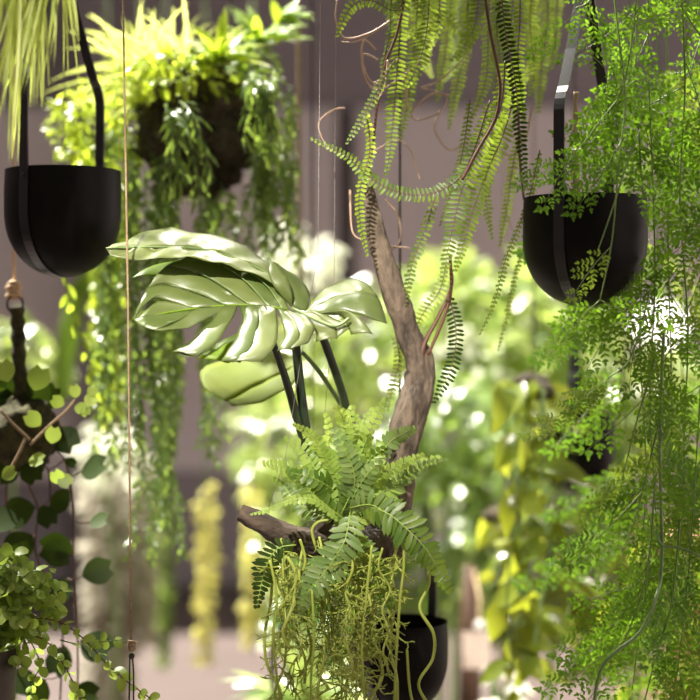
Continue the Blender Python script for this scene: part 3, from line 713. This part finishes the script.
# ------------------------------------------------------------------ lacy fern curtain, right
random.seed(50)
VAR = []
for i, (L, w) in enumerate(((.15, .034), (.13, .030), (.17, .036), (.10, .026), (.12, .032), (.08, .022))):
    a, b_ = lacy_mesh(L, w, 100 + i)
    me = []
    for q, mm in ((a, 'lacy'), (b_, 'fern_stem')):
        o = q.build('frond', M[mm]); me.append(o.data); bpy.data.objects.remove(o)
    ly = me[0].copy(); ly.materials.clear(); ly.materials.append(M['lacy_y'])
    VAR.append((me[0], me[1], ly))
random.seed(51)
def lacy_plant(label, base, stems, seed, budget=80):
    random.seed(seed)
    r = thing('lacy_fern', label, 'fern', base, 'lacy ferns hanging as a curtain')
    slots = []; CORD_Y.append(base.y)
    b = MB(); b.blob(P(base.x * F / base.y + 350, -75, base.y), px(34), .3, 22, 16, (1.2, .8, .7)); b.build('root_ball', M['coir'], r)
    b = MB(); b.tube([P(base.x * F / base.y + 350, -90, base.y), V((base.x, base.y, CEIL))], .0012, 5); b.build('cord', M['dwire'], r)
    for pts in stems:
        p = cr([P(*q) for q in pts], 8); b = MB(); k = len(p)
        b.tube(p, [px(1.1) * (1 - .5 * i / k) for i in range(k)], 6); b.build('stem', M['fern_stem'], r)
        p = resample(p, px(24)); slots += [(p[i], tan(p, i), i / len(p)) for i in range(1, len(p))]
        slots.append((p[-1], tan(p, len(p) - 1), 1))
    random.shuffle(slots); sgn = 1
    for (o, T, t) in slots[:budget]:
        sgn = -sgn; v = random.choice(VAR); yel = R() < .18
        f = bpy.data.objects.new('frond', v[2] if yel else v[0]); C.objects.link(f); f.parent = r
        f.location = o - base
        a = math.radians(U(15, 62)) * sgn
        f.rotation_euler = (U(-.25, .25), -a, U(-.5, .5)); s = U(.85, 1.25) if seed in (61, 64) else U(.62, .95); f.scale = (s, s, s)
        g = bpy.data.objects.new('rachis', v[1]); C.objects.link(g); g.parent = f
    return r
lacy_plant('dense lacy fern curtain with vivid green leaflets filling the right edge', P(660, -40, 2.0), [
    [(650, -40, 2.0), (648, 60, 2.0), (652, 160, 2.0), (655, 280, 2.0), (650, 400, 2.0), (655, 500, 2.0), (660, 600, 2.0)],
    [(680, -40, 1.97), (685, 80, 1.97), (680, 200, 1.98), (688, 330, 1.97), (684, 450, 1.97), (690, 560, 1.98)],
    [(665, -40, 2.06), (668, 100, 2.06), (668, 240, 2.05), (672, 420, 2.05), (668, 560, 2.05), (676, 700, 2.05)],
    [(700, -40, 2.02), (706, 100, 2.02), (702, 300, 2.02), (705, 500, 2.02), (700, 700, 2.02)],
    [(640, -40, 2.04), (636, 60, 2.04), (640, 150, 2.02), (644, 230, 2.04), (640, 340, 2.04), (646, 470, 2.03), (640, 580, 2.03)]], 61, 66)
lacy_plant('shaded lacy fern hanging behind the dense curtain', P(675, -40, 2.3), [
    [(x, -40, 2.3), (x + 4, 150, 2.3), (x - 3, 350, 2.3), (x + 2, 560, 2.3), (x, 700, 2.3)] for x in (628, 655, 685, 715)], 64, 46)
lacy_plant('lacy fern with bare runners arching in front of the right black planter', P(600, -40, 1.9), [
    [(610, -40, 1.92), (618, 30, 1.9), (625, 100, 1.89), (618, 170, 1.88), (612, 240, 1.88), (600, 300, 1.88)],
    [(590, -40, 1.95), (590, 10, 1.94), (585, 50, 1.94)],
    [(640, 130, 1.93), (625, 170, 1.9), (612, 210, 1.89), (598, 250, 1.88)],
    [(640, -40, 1.9), (632, 40, 1.9), (622, 90, 1.9), (605, 115, 1.9), (582, 145, 1.9)],
    [(600, -30, 1.93), (590, 0, 1.92), (575, 8, 1.92)]], 62, 15)
lacy_plant('lower lacy fern drooping over the pothos and small dark planter', P(700, -40, 1.95), [
    [(715, -40, 1.95), (712, 200, 1.95), (700, 400, 1.95), (690, 560, 1.95)],
    [(650, 290, 1.94), (640, 330, 1.92), (628, 362, 1.9), (608, 378, 1.9)],
    [(655, 360, 1.93), (640, 410, 1.91), (628, 455, 1.9), (622, 480, 1.9)],
    [(660, 420, 1.95), (645, 480, 1.93), (635, 520, 1.92), (622, 550, 1.91)],
    [(655, 480, 1.95), (650, 550, 1.93), (640, 600, 1.92), (625, 640, 1.92)],
    [(680, 520, 1.94), (672, 600, 1.93), (655, 660, 1.93), (640, 720, 1.93)],
    [(650, 560, 1.95), (640, 630, 1.94), (632, 690, 1.94)],
    [(690, 560, 1.95), (680, 650, 1.95), (670, 720, 1.95)]], 63, 36)
for i in range(3):
    pass
r = thing('woody_runner', 'bare knobbly green runner curving through the lower lacy fern', 'stem', P(600, 700, 1.9))
b = MB(); b.tube(cr([P(664, 330, 1.93), P(660, 440, 1.93), P(662, 560, 1.93), P(655, 600, 1.9), P(640, 632, 1.89), P(618, 650, 1.88), P(603, 665, 1.88), P(596, 688, 1.88), P(594, 712, 1.88)], 8), px(1.7), 7); b.build('stem', M['gstem'], r)
b = MB(); b.tube(cr([P(655, 530, 1.93), P(662, 545, 1.92), P(680, 548, 1.92), P(700, 556, 1.92)], 6), px(1.2), 6); b.build('offshoot', M['gstem'], r)

# ------------------------------------------------------------------ left moss ball with round leaves
d = 2.22
c = P(22, 432, d)
r = thing('moss_ball_plant', 'dark moss ball hanging at left with trailing round-leaved vines', 'plant', c - V((0, 0, px(45, d))))
b = MB(); b.blob(c, px(38, d), .35, 25, 24, (1, .9, 1.0)); b.build('moss_ball', M['moss'], r)
b = MB(); random.seed(5)
p = [P(17, 308, d), P(18, 330, d), P(19, 360, d), P(21, 395, d)]
b.tube(cr(p, 8), [px(7 + math.sin(i * 1.4) * .8, d) for i in range(25)], 10)
b.build('braided_handle', M['moss'], r)
b = MB(); q = []
for i in range(17): a = i / 16 * 6.283; q.append(P(15 + math.cos(a) * 8, 304 + math.sin(a) * 9, d))
b.tube(q, px(1.2, d), 6); b.build('ring', M['dwire'], r)
b = MB(); a = P(13, 290, d); b.tube([V((a.x, a.y, CEIL)), P(12, 0, d), P(14, 150, d), P(14, 298, d)], px(1.8, d), 6); b.build('twine', M['twine_l'], r)
b = MB()
for k in range(4):
    q = []
    for i in range(13): a = i / 12 * 6.283; q.append(P(14 + math.cos(a) * (5 + k % 2 * 2), 284 + k * 4 + math.sin(a) * 2, d + math.sin(a) * .005))
    b.tube(q, px(2, d), 6)
b.build('knot', M['twine_l'], r)
def heart(b, o, d_, nr, s):
    b.leaf(o + d_.normalized() * s, -d_, nr, s, s * 1.05, 7, lambda t: (.50, .86, 1, 1, .94, .78, .52, .10)[min(7, round(t * 7))], .04, .12, .16)
def at_leaf(b, x, y, dd, s, an, nr=None):
    s *= .92
    a = math.radians(an); dv = V((math.cos(a), U(-.4, .2), math.sin(a))); o = P(x, y, dd) - dv * px(s, dd) * .5
    heart(b, o, dv, nr or (CAM + UP * U(.1, .9) + V((U(-.4, .4), 0, 0))), px(s, dd)); return o
def hv(pts, leaves, m='dark', stem='brown_stem', dd=d):
    b = MB(); p = cr([P(x, y, dd) for x, y in pts], 8); b.tube(p, px(1.1, dd), 5)
    lf = MB()
    for (x, y, s, an) in leaves:
        o = at_leaf(lf, x, y, dd + U(-.02, .01), s, an); n_ = min(p, key=lambda q: (q - o).length); b.tube([n_, n_.lerp(o, .5) - UP * .002, o], px(.8, dd), 4)
    s_ = b.build('vine', M[stem], r); lf.build('leaves', M[m], s_)
random.seed(15)
hv([(45, 445), (62, 455), (70, 480), (74, 510), (74, 560), (77, 610), (78, 660), (78, 710)], [(93, 468, 30, 20), (98, 521, 21, 10), (96, 572, 29, 15), (60, 590, 28, 240), (62, 500, 26, 230), (58, 548, 32, 180), (95, 646, 34, -20), (85, 692, 24, -10)])
hv([(35, 450), (28, 480), (38, 510), (35, 550), (50, 590), (62, 625), (60, 700)], [(20, 512, 34, 200), (20, 545, 32, 220), (55, 552, 30, -20), (45, 590, 26, 250), (40, 690, 26, 250), (60, 660, 30, 250)])
hv([(10, 460), (6, 500), (10, 540), (8, 580), (20, 640), (14, 700)], [(4, 520, 32, 180), (22, 575, 26, -60), (0, 560, 28, 200), (20, 680, 30, -40), (4, 620, 30, 200)])
hv([(30, 405), (50, 410), (60, 425)], [(64, 438, 30, -40), (12, 400, 32, 110), (36, 396, 32, 75), (50, 398, 26, 60), (5, 415, 30, 150), (20, 385, 26, 100), (3, 390, 28, 120)])
hv([(20, 440), (30, 455), (48, 470), (50, 500)], [(30, 470, 24, -60), (8, 470, 26, 220), (70, 462, 12, -30), (46, 515, 22, -60)])
b = MB()
for pts in ([(30, 445), (50, 425), (65, 412), (75, 400)], [(10, 470), (18, 455), (26, 438)], [(0, 410), (14, 425), (30, 440)]): b.tube(cr([P(x, y, d - .09) for x, y in pts], 6), px(1.6, d), 6)
b.build('runner', M['twine'], r)
b = MB()
for (x, y, s, an) in ((80, 408, 13, -10), (90, 400, 14, 30), (75, 392, 13, 100), (58, 402, 14, 150), (92, 392, 12, 60), (84, 410, 12, -60), (36, 460, 18, 5), (53, 436, 17, 80), (8, 474, 16, 30), (64, 480, 16, -40), (58, 478, 15, 120), (34, 420, 18, 140), (38, 380, 24, 70), (5, 372, 22, 110)):
    at_leaf(b, x, y, d - .1, s, an)
b.build('young_leaves', M['dischidia'], r)

# vine dangling from under the left planter
r = thing('thin_vine', 'thin lime vine dangling below the upper left black planter', 'vine', P(66, 280, 2.32))
TV = r
vine(r, [P(64, 165, 2.34), P(66, 280, 2.34), P(72, 312, 2.34), P(84, 345, 2.34), P(92, 372, 2.34), P(92, 400, 2.34)], px(10, 2.3), px(15, 2.3), px(7, 2.3), M['lime'], M['gstem'], 'stem', px(.8), False, .5)

# ------------------------------------------------------------------ dischidia bottom left
d = 2.0
r = thing('coin_leaf_plant', 'small round-leaved trailing plant in a brown pot at bottom left', 'plant', P(-12, 740, d))
b = MB(); b.lathe([(px(30), 0), (px(31), px(60)), (px(33), px(94)), (px(31), px(94)), (px(28), px(84)), (.001, px(84))], P(-16, 742, d), 32); b.build('pot', M['brownpot'], r)
random.seed(77); CR = r
def coin(pts, step=9, s=11, m='dischidia', dd=d, st='gstem'): 
    vine(r, [P(x, y, dd + z) for x, y, z in pts], px(step), px(s), px(s * .88), M[m], M[st], 'vine', px(.8), True, .9, prof=lambda t: max(.12, math.sin(math.pi * min(1, t * .9 + .06)) ** .5), seg=5)
for i in range(18):
    x1, y1 = U(0, 66), U(585, 675); coin([(U(-20, 8), U(640, 655), 0), ((x1 - 6) * .5, y1 - U(15, 35), U(-.03, .02)), (x1, y1, U(-.04, .03))], 8, 12)
coin([(0, 622, 0), (30, 618, -.01), (60, 622, -.01), (85, 640, -.01), (105, 662, 0), (125, 680, 0), (150, 698, 0)], 11, 12, st='brown_stem')
coin([(10, 630, 0), (45, 640, 0), (62, 662, 0), (72, 680, .01), (85, 712, .01)], 11, 12, st='brown_stem')
coin([(20, 610, 0), (40, 588, 0), (52, 572, 0)], 9, 10)
coin([(60, 640, 0), (85, 645, 0), (110, 640, 0), (130, 643, 0)], 14, 9)
coin([(30, 640, .02), (40, 665, .02), (30, 690, .02), (44, 712, .02)], 10, 11)

# ------------------------------------------------------------------ bromeliad in the low planter
random.seed(13)
rosette('bromeliad', 'glossy strap-leaved plant spreading at the bottom, left of the cactus strands', 306, 706, 2.6, 46, 50, 105, 10, M['bush'], 15, 172, droop=.7, seg=6)
bush('low_leafy_plant', 'deep green leafy plant behind the string cactus', 'plant', 335, 620, 48, 60, 2.85, 240, 24, M['lacy'], depth=.1)

# ------------------------------------------------------------------ pothos, right of centre
def heartp(t): return (.55, .92, 1, .9, .68, .4, .06)[min(6, round(t * 6))]
PH = []
def pothos(label, x0, x1, y0, y1, d, n, seed, m='pothos', s=40, step=25):
    random.seed(seed); r = thing('pothos_plant', label, 'plant', P((x0 + x1) / 2, y0, d), 'pothos hanging right of centre')
    for i in range(n):
        x = x0 + (x1 - x0) * (i + .5) / n + U(-5, 5)
        pts = hang(x, y0 + U(-10, 10), U(y1 - 60, y1), d + U(-.06, .06), 10)
        p = resample(cr(pts, 6), px(step, d)); st = MB(); lf = MB(); st.tube(cr(pts, 6), px(1.3, d), 5); sg = 1
        for j in range(len(p)):
            sg = -sg; a = math.radians(-60 + sg * U(20, 65)); L = px(s * U(.6, 1.1), d)
            dv = V((math.cos(a) if sg > 0 else math.cos(a), U(-.6, .4), math.sin(a))); dv = V((abs(math.cos(a)) * sg, dv.y, -abs(dv.z) * U(.2, 1)))
            o = p[j] + V((sg * L * .2, U(-.01, .01), U(0, .01))); st.tube([p[j], o], px(.8, d), 4)
            lf.leaf(o, dv, UP * U(.2, 1) + CAM * U(.3, 1) + V((U(-.6, .6), 0, 0)), L, L * U(.5, .72), 6, heartp, U(.1, .5), .25, .1)
        v = st.build('vine', M['gstem'], r); lf.build('leaves', M[m], v)
    q = P((x0 + x1) / 2, y0 - 4, d); cb = MB(); cb.blob(q, px(13, d), .3, 30, 10, (1.5, 1, .7)); cb.build('root_ball', M['coir'], r); PH.append((r, (x0 + x1) / 2, y0 - 4, d)); CORD_Y.append(d)
    return r
pothos('pothos with long hanging olive-green vines at centre of the bright greenery', 505, 565, 395, 700, 2.62, 6, 70)
pothos('pothos trailing yellow-tinged vines behind the lower lacy fern', 602, 645, 500, 690, 2.7, 4, 71, 'pothos')
pothos('short pothos tuft hanging just left of the small dark planter', 510, 556, 385, 470, 2.66, 4, 72, 'pothos_y', 36, 16)
pothos('sparse bright yellow pothos leaves left of the olive vines', 488, 520, 520, 600, 2.8, 2, 73, 'pothos_y', 34, 30)

# ------------------------------------------------------------------ background greenery
random.seed(90)
G = 'blurred shrubs behind the hanging plants'
BG = [
 ('leafy_shrub', 'pale sunlit shrub low behind the fern fronds, right of the driftwood stem', 455, 320, 62, 62, 4.3, 330, 26, 'bush'),
 ('leafy_shrub', 'tall yellow-green shrub directly beneath the right black planter', 545, 330, 62, 75, 4.0, 330, 28, 'bush'),
 ('leafy_shrub', 'yellow-green shrub behind the lacy fern curtain', 625, 400, 62, 60, 4.1, 260, 28, 'bush'),
 ('leafy_shrub', 'mixed green shrub level with the fern top, right of the driftwood stem', 445, 430, 58, 62, 3.7, 300, 24, 'bush_d'),
 ('leafy_shrub', 'deep green shrub behind the olive pothos vines', 540, 470, 75, 70, 3.8, 300, 28, 'bush_d'),
 ('leafy_shrub', 'pale green shrub beneath the drooping monstera leaf', 345, 345, 68, 55, 4.6, 260, 24, 'bush'),
 ('leafy_shrub', 'soft green shrub behind the monstera stalks', 285, 440, 38, 70, 4.4, 220, 24, 'bush'),
 ('leafy_shrub', 'green shrub above the low middle planter', 435, 545, 58, 58, 4.3, 240, 24, 'bush_d'),
 ('leafy_shrub', 'yellowish shrub behind the white tag', 505, 575, 55, 60, 4.2, 220, 24, 'bush'),
 ('leafy_shrub', 'olive shrub low behind the woody runner', 590, 590, 48, 70, 3.9, 200, 28, 'pothos'),
 ('leafy_shrub', 'bright shrub peeking past the moss ball handle', 8, 365, 40, 45, 3.6, 160, 24, 'bush'),
 ('leafy_shrub', 'soft green shrub behind the snapped driftwood end', 292, 560, 30, 90, 4.2, 200, 24, 'bush'),
]
for nm, lb, cx, cy, rx, ry, d, n, Lp, mm in BG:
    bush(nm, lb, 'shrub', cx, cy, rx, ry, d, n, Lp, M[mm], depth=.28, group=G, tilt=.4)
for lb, cx, cy, rx, ry, d, n in (('white-leaved plant above the right monstera leaf', 298, 262, 30, 32, 4.2, 90), ('white-leaved plant just right of the moss ball', 108, 455, 22, 26, 4.0, 60), ('white-blooming plant at the bottom, right of the low planter', 500, 690, 18, 22, 2.9, 30),
                               ('white-leaved plant amid the shrubs right of the driftwood stem', 470, 370, 40, 45, 3.9, 40), ('white-leaved plant between driftwood and pothos', 428, 505, 34, 40, 3.9, 34)):
    bush('white_leaf_plant', lb, 'plant', cx, cy, rx, ry, d, n, 22, M['pale'], depth=.1, group='plants with whitish leaves', ratio=.6)
# lime arching blade behind
r = thing('arching_grass', 'lime grass tuft arching far back beneath the left black planter', 'grass', P(80, 350, 3.6)); b = MB()
for i in range(34):
    a = U(-1, 1); b.tube(cr([P(62 + a * 6, 400, 3.6), P(68 + a * 9, 340, 3.6 + a * .05), P(78 + a * 9, 295, 3.6), P(100 + a * 12, 275 + a * 8, 3.6)], 5), px(2.2, 3.6), 4)
b.build('blades', M['lime'], r)
# tassels
def tassel(label, x, y0, y1, d, w, m, n, seed, name='tassel_plant', grp='hanging yellow tassels', cat='plant', L=9):
    random.seed(seed); a = P(x, y0, d); r = thing(name, label, cat, P(x, y1, d), grp)
    b = MB(); b.tube([V((a.x, a.y, CEIL)), a, P(x, y1, d)], px(1, d), 5); b.build('stem', M['gstem'], r)
    b = MB()
    for i in range(n):
        t = R(); an = U(0, 6.28); rr_ = px(w, d) * (.75 + .45 * noise.noise(V((x, t * 6, 0)))) * (1 - .3 * t) * R() ** (.5 if m == 'yellow' else .85); o = P(x + math.sin(t * 5) * 2, y0 + (y1 - y0) * t, d) + V((math.cos(an), math.sin(an), 0)) * rr_
        b.leaf(o, V((math.cos(an), math.sin(an), U(-1.4, -.2))), V((U(-1, 1), -.6, U(-.4, 1))), px(L, d), px(L * .5, d), 3, oval, .3)
    b.build('tassel', M[m], r)
tassel('long yellow-green tassel hanging left of the driftwood arm, bright speck near its top', 205, 482, 662, 4.0, 11, 'yellow', 270, 1)
tassel('yellow tassel hanging right behind the snapped driftwood end', 252, 485, 645, 4.1, 10, 'yellow', 250, 2)
tassel('faint thin tassel left of the two yellow ones', 165, 500, 665, 4.6, 7, 'string', 240, 3)
for i, (lb, x, y0, y1, w) in enumerate((('broad pale grey-green moss skein low behind the brown twine', 108, 470, 735, 20), ('narrower pale moss skein touching the brown twine', 140, 455, 640, 12))):
    tassel(lb, x, y0, y1, 4.2, w * 1.5, 'silver', 900 if i == 0 else 300, 20 + i, 'spanish_moss', 'pale skeins of hanging moss', L=16)

PH.append((CR, -16, 650, 2.0)); PH.append((TV, 64, 166, 2.34)); CORD_Y.append(2.34)
def hanger(r, x, y, d):
    b = MB(); a = P(x, y, d); b.tube([V((a.x, a.y, CEIL)), a], .0007, 5); b.build('hanging_wire', M['wire'], r)
for r, x, y, d in PH: hanger(r, x, y, d)
# price tag, post, pots, lamp
d = 3.3
r = thing('wooden_stake', 'blurred reddish wooden stake standing behind the white tag', 'stake', V((P(470, 700, d).x, d, 0)))
b = MB(); x = P(470, 0, d).x; w = px(6, d)
b.tube([V((x, d, .0)), V((x, d, CZ - px(280, d))), V((x - .004, d, CZ - px(215, d)))], [px(13, d), px(10, d), px(5, d)], 12); b.build('post', M['post'], r)
d = 3.15
b = MB(); a, c_ = P(463, 669, d), P(490, 632, d); b.box((a.x, d - .002, a.z), (c_.x, d + .002, c_.z))
r = thing('paper_tag', 'blank pale paper tag hanging before the wooden stake', 'tag', P(476, 669, d)); b.build('card', M['tag'], r, False)
b = MB(); b.tube([P(478, 634, d), P(480, 600, d + .05), P(474, 570, d + .1)], px(1, d), 5); b.build('string', M['twine_l'], r)
b = MB(); q = P(480, 626, d); b.tube([q + V((0, -.004, 0)), q + V((0, .004, 0))], px(6, d), 20); b.build('glint_disc', M['white'], r)  # white disc imitating an out-of-focus highlight above the tag
d = 4.4
def pot_obj(name, label, cx, ytop, ybot, rad, d, m):
    r = thing(name, label, 'pot', P(cx, ybot, d)); h = px(ybot - ytop, d); Rr = px(rad, d); b = MB()
    b.lathe([(Rr * .7, 0), (Rr, h * .9), (Rr * 1.06, h * .9), (Rr * 1.06, h), (Rr * .95, h), (Rr * .9, h * .8), (.001, h * .78)], P(cx, ybot, d), 36); b.build('body', M[m], r)
    s = MB(); s.blob(P(cx, ytop + 5, d) , Rr * .85, .2, 12, 12, (1, 1, .15)); s.build('soil', M['soil'], r)
    return r
b = MB(); zt = CZ - px(345, 4.4); b.box((P(640, 0, 4.4).x, 4.1, zt - .03), (P(760, 0, 4.4).x, 4.7, zt))
r = thing('plant_stand', 'wooden plant stand holding a salmon pot at lower right', 'stand', V((P(700, 0, 4.4).x, 4.4, 0))); b.build('top', M['post'], r, False)
for xx in (645, 755):
    for yy in (4.15, 4.65):
        b = MB(); q = P(xx, 0, 4.4).x; b.box((q - .02, yy - .02, 0), (q + .02, yy + .02, zt - .03)); b.build('leg', M['post'], r, False)
pot_obj('flower_pot', 'large salmon pink pot blurred behind the lacy fern at right edge', 697, 528, 695, 46, 4.4, 'terra')

def emis(name, c, s):
    def b(nt, out):
        e = N(nt, 'ShaderNodeEmission'); e.inputs[0].default_value = (*c, 1); e.inputs[1].default_value = s; nt.links.new(e.outputs[0], out.inputs[0])
    return mat(name, b)
r = thing('pendant_lamp', 'glowing white pendant lamp behind the lacy fern curtain', 'lamp', P(660, 330, 4.6))
b = MB(); b.blob(P(660, 325, 4.6), px(30, 4.6), 0, 1, 20, (1, 1, .8)); b.build('lamp_shade', emis('lamp_glow', (1, .9, .85), 3.0), r)
a = P(660, 292, 4.6); b = MB(); b.tube([a, V((a.x, a.y, CEIL))], .004, 6); b.build('cord', M['dwire'], r)
for i, yy in enumerate(sorted(set(round(y * 33) / 33 for y in CORD_Y))):
    b = MB(); b.box((-4, yy - .016, CEIL), (4, yy + .016, CEIL + .03)); struct('trim_%d' % (7 + i), b, M['beam'])

# ------------------------------------------------------------------ light, sky, camera
def sun(name, az, el, e, ang, col):
    l = bpy.data.lights.new(name, 'SUN'); l.energy = e; l.angle = math.radians(ang); l.color = col
    o = bpy.data.objects.new(name, l); C.objects.link(o)
    a, b = math.radians(az), math.radians(el); dv = V((math.sin(a) * math.cos(b), math.cos(a) * math.cos(b), math.sin(b)))   # toward the sun
    o.rotation_euler = dv.to_track_quat('Z', 'Y').to_euler(); return o
sun('sunlight', -50, 60, 19.0, 1.5, (1, .95, .85))
def spot(name, loc, at, e, size, rad, col=(1, .93, .82)):
    l = bpy.data.lights.new(name, 'SPOT'); l.energy = e; l.spot_size = math.radians(size); l.spot_blend = .6; l.shadow_soft_size = rad; l.color = col
    o = bpy.data.objects.new(name, l); C.objects.link(o); o.location = loc; o.rotation_euler = (V(loc) - V(at)).to_track_quat('Z', 'Y').to_euler(); return o
spot('added_spot', (-.6, .1, 2.4), (-.07, 2.0, 1.08), 520, 17, .04)  # added front spot, brightens the monstera and fern; not a fixture here
spot('added_spot', (.2, 3.4, 2.9), (-.05, 2.0, 1.1), 120, 50, .06)  # added spot from behind for leaf highlights
spot('added_spot', (.9, 2.9, 2.9), (.3, 4.0, .9), 200, 80, .06)  # added spot that brightens the background greenery
w = bpy.data.worlds.new('sky'); bpy.context.scene.world = w; w.use_nodes = True; nt = w.node_tree; nt.nodes.clear()
out = nt.nodes.new('ShaderNodeOutputWorld'); bg = nt.nodes.new('ShaderNodeBackground')
tc = nt.nodes.new('ShaderNodeTexCoord'); sp = nt.nodes.new('ShaderNodeSeparateXYZ'); nt.links.new(tc.outputs['Generated'], sp.inputs[0])
col = ramp(nt, sp.outputs[2], [(.0, (.34, .31, .29)), (.55, (.92, .88, .80))]); nt.links.new(col, bg.inputs[0]); bg.inputs[1].default_value = .29
nt.links.new(bg.outputs[0], out.inputs[0])
cam = bpy.data.cameras.new('camera'); co = bpy.data.objects.new('camera', cam); C.objects.link(co)
co.location = (0, 0, CZ); co.rotation_euler = (math.pi / 2, 0, 0)
cam.lens = 85; cam.sensor_width = 36; cam.sensor_fit = 'HORIZONTAL'
cam.dof.use_dof = True; cam.dof.focus_distance = 1.96; cam.dof.aperture_fstop = 2.5; cam.dof.aperture_blades = 0
cam.clip_start = .05; cam.clip_end = 60
sc = bpy.context.scene; sc.camera = co
sc.view_settings.view_transform = 'Standard'; sc.view_settings.look = 'None'; sc.view_settings.gamma = 1; sc.view_settings.exposure = .28
sc.view_settings.use_curve_mapping = False
sc.cycles.use_denoising = True; sc.cycles.max_bounces = 8; sc.cycles.sample_clamp_indirect = 6
